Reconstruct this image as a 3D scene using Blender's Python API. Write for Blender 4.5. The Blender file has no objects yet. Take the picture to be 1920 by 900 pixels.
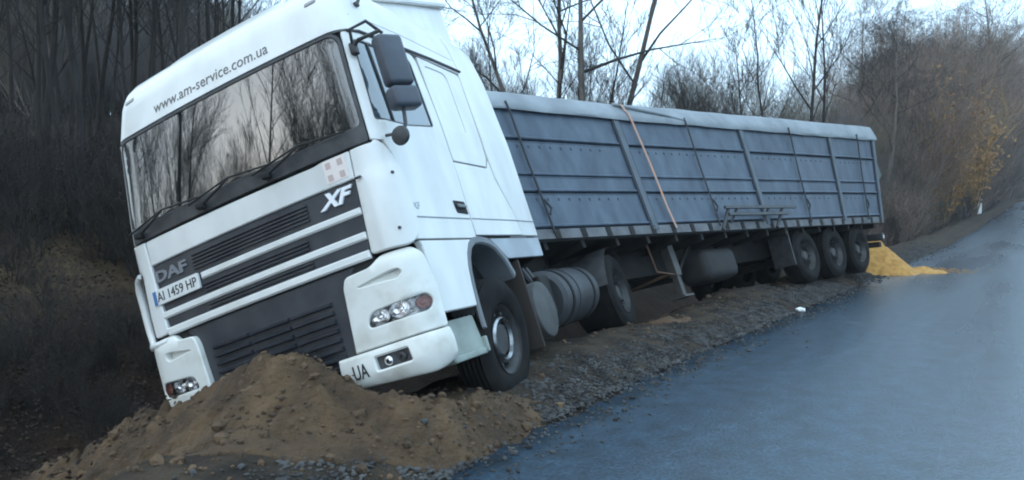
import bpy, bmesh, math, random
import numpy as np
from mathutils import Vector, Matrix, noise
from mathutils.geometry import delaunay_2d_cdt
random.seed(7); RNG = np.random.default_rng(7)
scene = bpy.context.scene
rad = math.radians
COL = scene.collection

# ------------------------------------------------------------------ camera, sky, sun, exposure
cam_d = bpy.data.cameras.new('camera'); cam = bpy.data.objects.new('camera', cam_d); COL.objects.link(cam)
cam.location = (0, 0, 1.6); cam.rotation_euler = (rad(90 - 2.567), 0, 0)
cam_d.sensor_width = 36; cam_d.lens = 36 * 1450 / 1920; cam_d.clip_end = 2000; cam_d.clip_start = .05
scene.camera = cam
SUN_AZ, SUN_EL = rad(-122), 10.0           # azimuth from +Y towards +X: low, behind the camera on the left
w = bpy.data.worlds.new('World'); scene.world = w; w.use_nodes = True
nt = w.node_tree; bg = nt.nodes['Background']
sky = nt.nodes.new('ShaderNodeTexSky'); sky.sky_type = 'NISHITA'; sky.sun_disc = False
sky.sun_elevation = rad(SUN_EL); sky.sun_rotation = SUN_AZ
sky.air_density = 1.0; sky.dust_density = 2.0; sky.ozone_density = 2.0
cloud = nt.nodes.new('ShaderNodeMix'); cloud.data_type = 'RGBA'; cloud.inputs['Factor'].default_value = .75   # thin even overcast over the clear sky
cloud.inputs['B'].default_value = (5.3, 7.5, 9.5, 1)
nt.links.new(sky.outputs[0], cloud.inputs['A']); nt.links.new(cloud.outputs['Result'], bg.inputs[0]); bg.inputs[1].default_value = .12
sun_d = bpy.data.lights.new('sun', 'SUN'); sun = bpy.data.objects.new('sun', sun_d); COL.objects.link(sun)
sun_d.energy = .55; sun_d.angle = rad(120); sun_d.color = (1, .86, .7)
sdir = Vector((math.sin(SUN_AZ) * math.cos(rad(SUN_EL + 12)), math.cos(SUN_AZ) * math.cos(rad(SUN_EL + 12)), math.sin(rad(SUN_EL + 12))))
sun.rotation_euler = sdir.to_track_quat('Z', 'Y').to_euler()
vs = scene.view_settings
vs.view_transform = 'Standard'; vs.look = 'None'; vs.gamma = 1; vs.use_curve_mapping = False
vs.exposure = 1.25
scene.cycles.use_denoising = True
scene.cycles.max_bounces = 6; scene.cycles.volume_bounces = 2
scene.cycles.pixel_filter_type = 'BLACKMAN_HARRIS'; scene.cycles.filter_width = 2.0

# ------------------------------------------------------------------ materials
MATS = {}
def mat(name, col, rough=.6, col2=None, scale=4., detail=6., bump=0., bscale=30., metal=0., spec=.5, coat=0., lo=.35, hi=.65, ior=1.5, bdist=.02, stretch=None):
    if name in MATS: return MATS[name]
    m = bpy.data.materials.new(name); m.use_nodes = True; n = m.node_tree.nodes; L = m.node_tree.links
    b = n['Principled BSDF']; b.inputs['Roughness'].default_value = rough; b.inputs['Metallic'].default_value = metal
    b.inputs['Specular IOR Level'].default_value = spec; b.inputs['Coat Weight'].default_value = coat; b.inputs['IOR'].default_value = ior
    b.inputs['Base Color'].default_value = (*col, 1)
    if col2 is not None or bump:
        tc = n.new('ShaderNodeTexCoord')
    if col2 is not None:
        nz = n.new('ShaderNodeTexNoise'); nz.inputs['Scale'].default_value = scale; nz.inputs['Detail'].default_value = detail
        if stretch:
            mp = n.new('ShaderNodeMapping'); mp.inputs['Scale'].default_value = stretch; L.new(tc.outputs['Object'], mp.inputs['Vector']); L.new(mp.outputs[0], nz.inputs['Vector'])
        else: L.new(tc.outputs['Object'], nz.inputs['Vector'])
        r = n.new('ShaderNodeValToRGB'); r.color_ramp.elements[0].position = lo; r.color_ramp.elements[1].position = hi
        r.color_ramp.elements[0].color = (*col, 1); r.color_ramp.elements[1].color = (*col2, 1)
        L.new(nz.outputs['Fac'], r.inputs[0]); L.new(r.outputs[0], b.inputs['Base Color'])
    if bump:
        nb = n.new('ShaderNodeTexNoise'); nb.inputs['Scale'].default_value = bscale; nb.inputs['Detail'].default_value = 8
        L.new(tc.outputs['Object'], nb.inputs['Vector'])
        bp = n.new('ShaderNodeBump'); bp.inputs['Strength'].default_value = bump; bp.inputs['Distance'].default_value = bdist
        L.new(nb.outputs['Fac'], bp.inputs['Height']); L.new(bp.outputs[0], b.inputs['Normal'])
    MATS[name] = m; return m

PAINT = mat('white_cab_paint', (.74, .74, .72), .34, (.56, .55, .52), 2.1, 12, coat=.3, lo=.42, hi=.82, stretch=(1.3, 1.3, .6))
PAINT2 = mat('cream_bumper_paint', (.72, .72, .68), .4, (.40, .36, .29), 3.6, 12, coat=.15, lo=.5, hi=.85)
BLACKP = mat('black_plastic', (.022, .024, .028), .5, (.05, .05, .052), 9, bump=.15, bscale=150, bdist=.003)
GRILLE = mat('grille_plastic', (.028, .031, .04), .42, (.05, .053, .06), 5)
GREYP = mat('grey_step_plastic', (.30, .34, .31), .5, (.22, .25, .22), 6)
FENDER = mat('dark_grey_fender', (.16, .175, .19), .45, (.11, .12, .13), 5)
SEAM = mat('shadow_gap_black', (.012, .012, .013), .8)
GLASS = mat('tinted_glass', (.008, .011, .011), .02, spec=.5, ior=2.25)
SGLASS = mat('side_glass', (.05, .085, .11), .03, spec=.5, ior=2.6)
CHROME = mat('polished_chrome', (.75, .76, .78), .12, metal=1)
RUBBER = mat('tyre_rubber', (.009, .009, .010), .8, (.018, .017, .016), 7, spec=.12, bump=.3, bscale=60, bdist=.006)
RIMM = mat('grey_rim_steel', (.055, .057, .06), .55, (.03, .028, .026), 8, metal=.3)
STEELD = mat('dark_chassis_steel', (.016, .017, .019), .65, (.028, .025, .022), 5, bump=.2, bscale=25, spec=.15)
ALU = mat('tank_aluminium', (.062, .07, .08), .42, (.05, .05, .052), 4, metal=.2, spec=.3)
DISC = mat('silencer_end_grey', (.075, .078, .078), .65, (.05, .05, .048), 6)
SIDE = mat('blue_grey_side_board', (.028, .046, .072), .5, (.072, .102, .142), 2.6, 10, bump=.25, bscale=5, bdist=.03, stretch=(1.6, 1.6, .55), lo=.3, hi=.72)
SIDE2 = mat('grey_post_paint', (.075, .095, .12), .5, (.05, .066, .085), 4)
RAIL = mat('dusty_bottom_rail', (.13, .135, .142), .6, (.07, .07, .075), 5)
TARP = mat('pale_grey_tarpaulin', (.26, .29, .31), .65, (.19, .215, .235), 2.5, bump=.3, bscale=6, bdist=.03)
STRAPO = mat('orange_webbing', (.50, .26, .17), .75, (.36, .25, .21), 9)
CORDD = mat('dark_cord', (.03, .035, .045), .7)
LETTER = mat('grey_lettering', (.13, .125, .12), .55)
DLETTER = mat('dark_lettering', (.02, .02, .025), .5)
SLETTER = mat('silver_lettering', (.85, .86, .88), .3)
DULLSILVER = mat('dull_silver_lettering', (.20, .205, .22), .35)
LAMPR = mat('lamp_reflector', (.85, .85, .86), .1, metal=1, bump=.5, bscale=25, bdist=.02)
PLATEW = mat('plate_white', (.72, .72, .70), .45)
PLATEB = mat('plate_blue', (.06, .16, .38), .45)
ORANGEL = mat('amber_lens', (.42, .20, .17), .2)
STICK = mat('peach_sticker', (.78, .68, .64), .6)
STICKD = mat('brown_sticker_square', (.52, .40, .37), .6)
SOIL = mat('loose_brown_soil', (.034, .020, .0105), .95, (.128, .077, .038), 2.4, 10, bump=.9, bscale=26, bdist=.04, lo=.3, hi=.7)
CLOD = mat('soil_clod', (.045, .028, .017), .95, (.14, .087, .048), 5, bump=.6, bscale=40)
GRAVEL = mat('grey_blue_gravel', (.037, .037, .038), .9, spec=.1, col2=(.105, .103, .10), scale=6.5, lo=.35, hi=.7)
GRAIN = mat('golden_maize', (.36, .17, .03), .8, (.52, .28, .07), 9, bump=.8, bscale=90, bdist=.02)
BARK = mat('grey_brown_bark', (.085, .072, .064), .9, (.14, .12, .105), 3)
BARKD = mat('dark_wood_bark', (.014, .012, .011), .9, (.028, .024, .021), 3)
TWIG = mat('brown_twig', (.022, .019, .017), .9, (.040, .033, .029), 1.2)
TWIGG = mat('haze_pale_twig', (.085, .08, .08), .9, (.14, .132, .13), .5)  # twig colour paled to stand in for haze over distant trees
TWIGR = mat('reddish_twig', (.18, .13, .105), .9, (.25, .185, .155), .8)
TWIGO = mat('olive_twig', (.09, .075, .05), .9, (.13, .11, .078), .8)
TWIGY = mat('golden_twig', (.30, .18, .06), .9, (.36, .25, .10), .8)
LEAFD = mat('dead_leaf', (.026, .016, .011), .9, (.058, .033, .02), 2.5)
POSTW = mat('marker_post_white', (.75, .75, .73), .5)
LITTER = mat('white_litter', (.8, .8, .8), .6)

def ground_material():
    m = bpy.data.materials.new('verge_earth_and_leaf_litter'); m.use_nodes = True; n = m.node_tree.nodes; L = m.node_tree.links
    b = n['Principled BSDF']; b.inputs['Roughness'].default_value = .95; b.inputs['Specular IOR Level'].default_value = .15
    g = n.new('ShaderNodeNewGeometry')
    def nz(sc, de=8):
        q = n.new('ShaderNodeTexNoise'); q.inputs['Scale'].default_value = sc; q.inputs['Detail'].default_value = de
        L.new(g.outputs['Position'], q.inputs['Vector']); return q
    at = n.new('ShaderNodeAttribute'); at.attribute_name = 'zone'
    a = nz(1.1); r = n.new('ShaderNodeValToRGB')
    for e, (p, c) in zip([r.color_ramp.elements[0], r.color_ramp.elements[1]], [(.3, (.008, .006, .005)), (.72, (.034, .021, .013))]):
        e.position = p; e.color = (*c, 1)
    L.new(a.outputs['Fac'], r.inputs[0])
    a2 = nz(3.5); r2 = n.new('ShaderNodeValToRGB')
    for e, (p, c) in zip([r2.color_ramp.elements[0], r2.color_ramp.elements[1]], [(.35, (.022, .018, .015)), (.65, (.062, .046, .032))]):
        e.position = p; e.color = (*c, 1)
    L.new(a2.outputs['Fac'], r2.inputs[0])
    mx = n.new('ShaderNodeMix'); mx.data_type = 'RGBA'
    L.new(at.outputs['Fac'], mx.inputs['Factor']); L.new(r.outputs[0], mx.inputs['A']); L.new(r2.outputs[0], mx.inputs['B'])
    ah = n.new('ShaderNodeAttribute'); ah.attribute_name = 'litter'; a3 = nz(2.2); r3 = n.new('ShaderNodeValToRGB')
    for e, (p, c) in zip([r3.color_ramp.elements[0], r3.color_ramp.elements[1]], [(.3, (.05, .035, .022)), (.7, (.125, .088, .052))]):
        e.position = p; e.color = (*c, 1)
    L.new(a3.outputs['Fac'], r3.inputs[0]); mh = n.new('ShaderNodeMix'); mh.data_type = 'RGBA'
    L.new(ah.outputs['Fac'], mh.inputs['Factor']); L.new(mx.outputs['Result'], mh.inputs['A']); L.new(r3.outputs[0], mh.inputs['B']); L.new(mh.outputs['Result'], b.inputs['Base Color'])
    nb = nz(18); bp = n.new('ShaderNodeBump'); bp.inputs['Strength'].default_value = .8; bp.inputs['Distance'].default_value = .05
    L.new(nb.outputs['Fac'], bp.inputs['Height']); L.new(bp.outputs[0], b.inputs['Normal'])
    return m
def asphalt_material():
    m = bpy.data.materials.new('worn_asphalt'); m.use_nodes = True; n = m.node_tree.nodes; L = m.node_tree.links
    b = n['Principled BSDF']; g = n.new('ShaderNodeNewGeometry')
    rot = n.new('ShaderNodeMapping'); rot.inputs['Rotation'].default_value = (0, 0, rad(33.5)); L.new(g.outputs['Position'], rot.inputs['Vector'])   # y along the road
    lane = n.new('ShaderNodeMapping'); lane.inputs['Scale'].default_value = (1, .09, 1); L.new(rot.outputs[0], lane.inputs['Vector'])
    scuff = n.new('ShaderNodeMapping'); scuff.inputs['Rotation'].default_value = (0, 0, rad(62)); scuff.inputs['Scale'].default_value = (1, .22, 1); L.new(g.outputs['Position'], scuff.inputs['Vector'])
    def nz(sc, de=6, src=None):
        q = n.new('ShaderNodeTexNoise'); q.inputs['Scale'].default_value = sc; q.inputs['Detail'].default_value = de
        L.new((src or g).outputs['Vector' if src else 'Position'], q.inputs['Vector']); return q
    def ramp(src, pts):
        r = n.new('ShaderNodeValToRGB')
        for e, (p, c) in zip([r.color_ramp.elements[0], r.color_ramp.elements[1]], pts): e.position = p; e.color = (*c, 1)
        L.new(src.outputs['Fac'], r.inputs[0]); return r
    def mix(A, B, F, kind='MIX', fac=1.):
        x = n.new('ShaderNodeMix'); x.data_type = 'RGBA'; x.blend_type = kind; x.inputs['Factor'].default_value = fac
        L.new(A.outputs[0] if A.bl_idname != 'ShaderNodeMix' else A.outputs['Result'], x.inputs['A'])
        if isinstance(B, tuple): x.inputs['B'].default_value = (*B, 1)
        else: L.new(B.outputs[0], x.inputs['B'])
        if F is not None: L.new(F.outputs[0], x.inputs['Factor'])
        return x
    base = ramp(nz(.9, 8, lane), [(.33, (.005, .014, .026)), (.70, (.013, .027, .043))])
    m1 = mix(base, ramp(nz(38, 4), [(.36, (.4, .4, .4)), (.64, (2.0, 2.0, 2.0))]), None, 'MULTIPLY', .8)     # stone grain
    m2 = mix(m1, ramp(nz(5, 6), [(.32, (.5, .5, .5)), (.68, (1.6, 1.6, 1.6))]), None, 'MULTIPLY', 1.)        # mottling
    m3 = mix(m2, (.17, .175, .18), ramp(nz(1.5, 5, scuff), [(.66, (0, 0, 0)), (.76, (.35, .35, .35))]))            # pale scuffs
    L.new(m3.outputs['Result'], b.inputs['Base Color'])
    rr = n.new('ShaderNodeMapRange'); rr.inputs['From Min'].default_value = .3; rr.inputs['From Max'].default_value = .7; rr.inputs['To Min'].default_value = .20; rr.inputs['To Max'].default_value = .40
    L.new(nz(.7, 5, lane).outputs['Fac'], rr.inputs['Value']); L.new(rr.outputs[0], b.inputs['Roughness'])
    b.inputs['Specular IOR Level'].default_value = .8; b.inputs['Specular Tint'].default_value = (.70, .9, 1, 1)  # sky's blue added to the reflection through this tint
    bp = n.new('ShaderNodeBump'); bp.inputs['Strength'].default_value = .4; bp.inputs['Distance'].default_value = .009
    L.new(nz(42, 5).outputs['Fac'], bp.inputs['Height']); L.new(bp.outputs[0], b.inputs['Normal'])
    return m
GROUND = ground_material(); ASPHALT = asphalt_material()

# ------------------------------------------------------------------ object helpers
def tag(o, label=None, cat=None, group=None, kind=None):
    if label: o['label'] = label
    if cat: o['category'] = cat
    if group: o['group'] = group
    if kind: o['kind'] = kind
    return o
def empty(name, mtx=None):
    o = bpy.data.objects.new(name, None); COL.objects.link(o); o.empty_display_size = .2
    if mtx is not None: o.matrix_world = mtx
    return o
def mesh(name, vf, m, parent=None, sharp=35):
    me = bpy.data.meshes.new(name)
    me.from_pydata([tuple(map(float, v)) for v in vf[0]], [], [tuple(map(int, q)) for q in vf[1]])
    me.materials.append(m)
    if sharp is not None:
        me.polygons.foreach_set('use_smooth', [True] * len(me.polygons))
        if sharp < 180: me.set_sharp_from_angle(angle=rad(sharp))
    me.update()
    return obj(name, me, parent)
def obj(name, me, parent=None):
    o = bpy.data.objects.new(name, me); COL.objects.link(o)
    if parent is not None: o.parent = parent
    return o
class MB:
    def __init__(s): s.v = []; s.f = []
    def add(s, v, f):
        k = len(s.v); s.v += [tuple(q) for q in v]; s.f += [tuple(i + k for i in q) for q in f]; return s
    def box(s, c, d, M=None, bev=0.):
        hx, hy, hz = d[0] / 2, d[1] / 2, d[2] / 2
        if bev <= 0:
            v = [(c[0] + a * hx, c[1] + b * hy, c[2] + e * hz) for a in (-1, 1) for b in (-1, 1) for e in (-1, 1)]
            f = [(0, 1, 3, 2), (4, 6, 7, 5), (0, 4, 5, 1), (2, 3, 7, 6), (0, 2, 6, 4), (1, 5, 7, 3)]
        else:
            bm = bmesh.new(); bmesh.ops.create_cube(bm, size=1)
            for q in bm.verts: q.co = Vector((q.co.x * d[0], q.co.y * d[1], q.co.z * d[2]))
            bmesh.ops.bevel(bm, geom=bm.edges[:], offset=bev, segments=3, profile=.5, affect='EDGES')
            bm.verts.index_update()
            v = [(q.co.x + c[0], q.co.y + c[1], q.co.z + c[2]) for q in bm.verts]; f = [tuple(x.index for x in q.verts) for q in bm.faces]; bm.free()
        if M is not None: v = [tuple(M @ Vector(q)) for q in v]
        return s.add(v, f)
    def tube(s, pts, rs, n=8, cap=True):
        pts = [Vector(q) for q in pts]
        if not hasattr(rs, '__len__'): rs = [rs] * len(pts)
        v = []; up = None
        for i, p in enumerate(pts):
            d = (pts[min(i + 1, len(pts) - 1)] - pts[max(i - 1, 0)]).normalized()
            if up is None: up = Vector((0, 0, 1)) if abs(d.z) < .9 else Vector((1, 0, 0))
            a = d.cross(up).normalized(); b = a.cross(d).normalized(); up = b
            for k in range(n):
                t = 2 * math.pi * k / n; v.append(p + (a * math.cos(t) + b * math.sin(t)) * rs[i])
        f = [(i * n + k, i * n + (k + 1) % n, (i + 1) * n + (k + 1) % n, (i + 1) * n + k) for i in range(len(pts) - 1) for k in range(n)]
        if cap: f += [tuple(range(n))[::-1], tuple((len(pts) - 1) * n + k for k in range(n))]
        return s.add(v, f)
    def lathe(s, prof, axis='x', c=(0, 0, 0), n=40, caps=True):
        v = []
        for a, r in prof:
            for k in range(n):
                t = 2 * math.pi * k / n; q = (a, r * math.cos(t), r * math.sin(t))
                if axis == 'y': q = (q[1], q[0], q[2])
                if axis == 'z': q = (q[1], q[2], q[0])
                v.append((q[0] + c[0], q[1] + c[1], q[2] + c[2]))
        f = [(i * n + k, i * n + (k + 1) % n, (i + 1) * n + (k + 1) % n, (i + 1) * n + k) for i in range(len(prof) - 1) for k in range(n)]
        if caps and prof[0][1] > 0: f.append(tuple(range(n))[::-1])
        if caps and prof[-1][1] > 0: f.append(tuple((len(prof) - 1) * n + k for k in range(n)))
        return s.add(v, f)
    def build(s, name, m, parent=None, sharp=35, mapf=None):
        v = s.v if mapf is None else [mapf(*q) for q in s.v]
        return mesh(name, (v, s.f), m, parent, sharp)

# ------------------------------------------------------------------ terrain
RH = rad(33.5); UD = (math.sin(RH), math.cos(RH)); VD = (-math.cos(RH), math.sin(RH)); E0 = (1.4, 7.5)
def uv_of(x, y): return ((x - E0[0]) * UD[0] + (y - E0[1]) * UD[1], (x - E0[0]) * VD[0] + (y - E0[1]) * VD[1])
def xy_of(u, v): return (E0[0] + u * UD[0] + v * VD[0], E0[1] + u * UD[1] + v * VD[1])
EU = [-60, -10, -3.44, -2.4, 0, 4.6, 11.7, 26, 60, 120, 200]; EV = [-.2, -.2, -.16, -.06, -.04, -.14, -.24, -.5, -1.0, -3, -8]
def edge(u): return np.interp(u, EU, EV)
def zroad(u): q = np.clip(u - 12, 0, 90); return .00028 * q * q
PV = [-60, -30, -11, -8.6, -7.6, 0, .3, .8, 1.25, 1.9, 2.7, 3.5, 4.4, 5.6, 8, 12, 200]
PZ = [1.0, .6, -.5, -.25, -.04, -.04, .10, .17, .12, -.32, -.85, -1.02, -1.1, -.75, -.05, .45, 3.]
def vnoise(x, y, s, seed=0):
    x = np.asarray(x, float) * s + seed * 17.3; y = np.asarray(y, float) * s - seed * 9.1
    xi = np.floor(x).astype(int); yi = np.floor(y).astype(int); fx = x - xi; fy = y - yi
    fx = fx * fx * (3 - 2 * fx); fy = fy * fy * (3 - 2 * fy)
    def h(a, b):
        n = (a * 374761393 + b * 668265263 + seed * 974711) & 0x7fffffff
        n = ((n ^ (n >> 13)) * 1274126177) & 0x7fffffff
        return ((n ^ (n >> 16)) & 0xffff) / 65535.
    return (h(xi, yi) * (1 - fx) + h(xi + 1, yi) * fx) * (1 - fy) + (h(xi, yi + 1) * (1 - fx) + h(xi + 1, yi + 1) * fx) * fy - .5
def fbm(x, y, s, o=4, seed=0):
    r = 0
    for k in range(o): r = r + vnoise(x, y, s * 2 ** k, seed + k) * .5 ** k
    return r
def sstep(a, b, x): t = np.clip((x - a) / (b - a), 0, 1); return t * t * (3 - 2 * t)
def gz(x, y):
    x = np.asarray(x, float); y = np.asarray(y, float)
    u, v = uv_of(x, y); ve = v - edge(u) * np.where(u > 30, 1., v > -3)
    z = np.interp(ve, PV, PZ) + zroad(u)
    z = z + sstep(0, 6, u) * np.interp(ve, [4.4, 5.6, 8, 12, 40], [0, .4, .8, 1.05, 1.0])  # bank beyond the trailer, added to block low sky light under it
    az = np.arctan2(x, y)
    hf = sstep(-.16, -.40, az) * (1 - .9 * sstep(-.72, -1.1, az))
    hill = hf * np.interp(np.hypot(x, y), [9, 14, 24, 45, 80, 200], [0, .5, 1.8, 4.4, 6.5, 9])
    z = z + hill
    rough = sstep(.15, 1.0, ve) + sstep(-7.7, -8.6, v)
    z = z + rough * (fbm(x, y, .5, 3, 3) * .22 + fbm(x, y, 3, 3, 9) * .07)
    return z
def terrain():
    us = np.unique(np.concatenate([np.arange(-80, -12, 3.), np.arange(-12, 22, .16), np.arange(22, 60, .8), np.arange(60, 400, 10.)]))
    vs_ = np.unique(np.concatenate([np.arange(-300, -20, 14.), np.arange(-20, -7.7, .8), [-7.7, -6, -4, -2, -1.2], np.arange(-.9, 6, .1), np.arange(6, 24, .5), np.arange(24, 60, 2.), np.arange(60, 320, 13.)]))
    U, V = np.meshgrid(us, vs_, indexing='ij'); X, Y = xy_of(U, V); Z = gz(X, Y)
    nu, nv = U.shape; idx = np.arange(nu * nv).reshape(nu, nv)
    F = np.stack([idx[:-1, :-1], idx[1:, :-1], idx[1:, 1:], idx[:-1, 1:]], -1).reshape(-1, 4)[:, ::-1]
    P = np.stack([X, Y, Z], -1).reshape(-1, 3)
    me = bpy.data.meshes.new('ground'); me.from_pydata(P.tolist(), [], F.tolist()); me.materials.append(GROUND)
    ve = V - edge(U); zone = np.clip(sstep(1.9, .9, ve) + sstep(-8.6, -9.6, V) * 0, 0, 1)
    at = me.attributes.new('zone', 'FLOAT', 'POINT'); at.data.foreach_set('value', zone.reshape(-1).astype(np.float32))
    at = me.attributes.new('litter', 'FLOAT', 'POINT'); at.data.foreach_set('value', (sstep(7.0, 10, ve) * sstep(6, 1, U)).reshape(-1).astype(np.float32))
    me.polygons.foreach_set('use_smooth', [True] * len(me.polygons)); me.update()
    tag(obj('ground', me), 'verge and ditch earth with leaf litter under the wood', kind='structure')
    # asphalt sheet with a ragged left edge
    us = np.concatenate([np.arange(-80, -8, 2.), np.arange(-8, 24, .08), np.arange(24, 260, 2.)])
    rag = fbm(us, us * 0, 1.3, 3, 5) * .16 + fbm(us, us * 0 + 3, 6.5, 2, 15) * .11
    v0 = edge(us) + rag; ts = np.array([0, .01, .04, .1, .2, .4, .6, .8, 1.])
    V = v0[:, None] + (-7.6 + edge(us)[:, None] * (us[:, None] > 30) - v0[:, None]) * ts[None]; U = np.repeat(us[:, None], len(ts), 1); X, Y = xy_of(U, V)
    Z = zroad(U) + .004 + .05 * np.sin(np.pi * ts)[None] * 0; Z[:, 0] -= .06
    nu, nv = U.shape; idx = np.arange(nu * nv).reshape(nu, nv)
    F = np.stack([idx[:-1, :-1], idx[1:, :-1], idx[1:, 1:], idx[:-1, 1:]], -1).reshape(-1, 4)
    mesh_o = mesh('road', (np.stack([X, Y, Z], -1).reshape(-1, 3), F), ASPHALT, sharp=180)
    tag(mesh_o, 'blue grey asphalt road running off to the right', kind='structure')
terrain()

# ------------------------------------------------------------------ truck cab: unwrapped skin (s along the plan outline, z up), truck axes: x to the truck's left, y backwards
TR = Matrix.Rotation(-.37952236, 3, 'Z') @ Matrix.Rotation(-.0339931, 3, 'X') @ Matrix.Rotation(-.34524911, 3, 'Y')
TM = Matrix.Translation((-1.42342234, 5.38143969, -.30002826)) @ TR.to_4x4()
def itp(z, pts): return float(np.interp(z, [p[0] for p in pts], [p[1] for p in pts]))
Y0 = [(0, .02), (.43, .0), (1.2, 0), (2.05, .03), (2.95, .12), (3.25, .19), (3.36, .24), (3.43, .31), (3.48, .42), (3.50, .52)]
WW = [(0, 1.245), (2.3, 1.245), (3.0, 1.2), (3.3, 1.15), (3.42, 1.11), (3.48, 1.06), (3.50, 1.0)]
CR = .2
def S0(s, z):
    W = itp(z, WW); y0 = itp(z, Y0); sg = 1 if s >= 0 else -1; a = abs(s); f0 = W - CR
    yc = y0 + .06 * (min(a, f0) / 1.2) ** 2
    if a < f0: return Vector((a * sg, yc, z))
    q = (a - f0) / CR
    if q < math.pi / 2: return Vector(((f0 + CR * math.sin(q)) * sg, yc + CR - CR * math.cos(q), z))
    return Vector((W * sg, yc + CR + (a - f0 - CR * math.pi / 2), z))
def S(s, z, off=0.):
    p = S0(s, z)
    if off == 0: return p
    a = S0(s + .004, z) - S0(s - .004, z); b = S0(s, z + .006) - S0(s, z - .006)
    return p + a.cross(b).normalized() * off
def sy(y, z):
    W = itp(z, WW); f0 = W - CR; yc = itp(z, Y0) + .06 * (f0 / 1.2) ** 2
    return y - yc - CR + f0 + CR * math.pi / 2
def side(pts): return [(sy(y, z), z) + tuple(r) for y, z, *r in pts]
def rpoly(pts, r=.0, n=5):
    out = []; N = len(pts)
    for i in range(N):
        p = Vector(pts[i][:2]); rr = pts[i][2] if len(pts[i]) > 2 else r
        a = Vector(pts[i - 1][:2]) - p; b = Vector(pts[(i + 1) % N][:2]) - p
        rr = min(rr, a.length * .48, b.length * .48)
        if rr < 1e-4: out.append(tuple(p)); continue
        p0 = p + a.normalized() * rr; p1 = p + b.normalized() * rr
        for k in range(n + 1):
            t = k / n; out.append(tuple(p0 * (1 - t) ** 2 + p * 2 * t * (1 - t) + p1 * t * t))
    return out
def densify(poly, step):
    out = []
    for i in range(len(poly)):
        a = Vector(poly[i]); b = Vector(poly[(i + 1) % len(poly)]); n = max(1, int((b - a).length / step + .5))
        out += [tuple(a + (b - a) * k / n) for k in range(n)]
    o2 = [out[0]]
    for q in out[1:]:
        if (Vector(q) - Vector(o2[-1])).length > 1e-4: o2.append(q)
    return o2
def area(p): return sum(p[i - 1][0] * p[i][1] - p[i][0] * p[i - 1][1] for i in range(len(p))) / 2
def inset(poly, d):
    out = []; N = len(poly)
    for i in range(N):
        e0 = (Vector(poly[i]) - Vector(poly[i - 1])).normalized(); e1 = (Vector(poly[(i + 1) % N]) - Vector(poly[i])).normalized()
        n0 = Vector((-e0.y, e0.x)); n1 = Vector((-e1.y, e1.x)); m = n0 + n1
        if m.length < 1e-6: m = n0
        m.normalize(); k = 1 / max(.5, m.dot(n0)); out.append(tuple(Vector(poly[i]) + m * d * k))
    return out
def inside(P, poly):
    x, y = P[:, 0], P[:, 1]; r = np.zeros(len(P), bool)
    for i in range(len(poly)):
        x1, y1 = poly[i - 1]; x2, y2 = poly[i]
        c = ((y1 > y) != (y2 > y)) & (x < (x2 - x1) * (y - y1) / (y2 - y1 + 1e-12) + x1); r ^= c
    return r
def panel(name, outline, m, parent, holes=(), step=.06, thick=.012, off=0., bev=.005, mapf=S, offf=None, mirror=False, sharp=40):
    """a sheet panel cut from the unwrapped skin, with turned-in edges"""
    if mirror:
        outline = [(-p[0],) + tuple(p[1:]) for p in outline]; holes = [[(-p[0],) + tuple(p[1:]) for p in h] for h in holes]
    loops = []
    for k, lp in enumerate([outline] + list(holes)):
        lp = densify([p[:2] for p in lp], step)
        if (area(lp) < 0) == (k == 0): lp = lp[::-1]
        loops.append((lp, inset(lp, bev)))
    o_in = loops[0][1]; A = np.array(o_in); lo = A.min(0); hi = A.max(0)
    gx, gy = np.meshgrid(np.arange(lo[0] + step / 2, hi[0], step), np.arange(lo[1] + step / 2, hi[1], step)); G = np.stack([gx.ravel(), gy.ravel()], 1)
    if len(G):
        ok = inside(G, o_in)
        for l in loops[1:]: ok &= ~inside(G, l[1])
        G = G[ok]
        B = np.concatenate([np.array(l[1]) for l in loops])
        if len(G): G = G[(((G[:, None] - B[None]) ** 2).sum(-1).min(1)) > (step * .35) ** 2]
    vc = []; ed = []
    for l in loops:
        k = len(vc); n = len(l[1]); vc += [Vector(q) for q in l[1]]; ed += [(k + i, k + (i + 1) % n) for i in range(n)]
    vc += [Vector(q) for q in G]
    r = delaunay_2d_cdt(vc, ed, [], 0, 1e-6)
    V2 = np.array([tuple(q) for q in r[0]]); T = np.array([f for f in r[2]]); C = V2[T].mean(1)
    ok = inside(C, o_in)
    for l in loops[1:]: ok &= ~inside(C, l[1])
    fo = offf if offf else (lambda a, b: 0.)
    v = [mapf(a, b, off + fo(a, b)) for a, b in V2]; f = [tuple(q) for q in T[ok]]
    for l in loops:
        n = len(l[0]); k = len(v)
        for ring, d in ((l[1], 0), (l[0], bev), (l[0], thick)):
            v += [mapf(a, b, off + fo(a, b) - d) for a, b in ring]
        for g in range(2):
            f += [(k + g * n + i, k + (g + 1) * n + i, k + (g + 1) * n + (i + 1) % n, k + g * n + (i + 1) % n) for i in range(n)]
    bm = bmesh.new(); bv = [bm.verts.new(q) for q in v]
    for q in f:
        try: bm.faces.new([bv[i] for i in q])
        except ValueError: pass
    bmesh.ops.remove_doubles(bm, verts=bm.verts[:], dist=3e-5)
    me = bpy.data.meshes.new(name); bm.to_mesh(me); bm.free(); me.materials.append(m)
    me.polygons.foreach_set('use_smooth', [True] * len(me.polygons)); me.set_sharp_from_angle(angle=rad(sharp)); me.update()
    return obj(name, me, parent)
def both(name, outline, m, parent, **k):
    return panel(name, outline, m, parent, **k), panel(name, outline, m, parent, mirror=True, **k)
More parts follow.
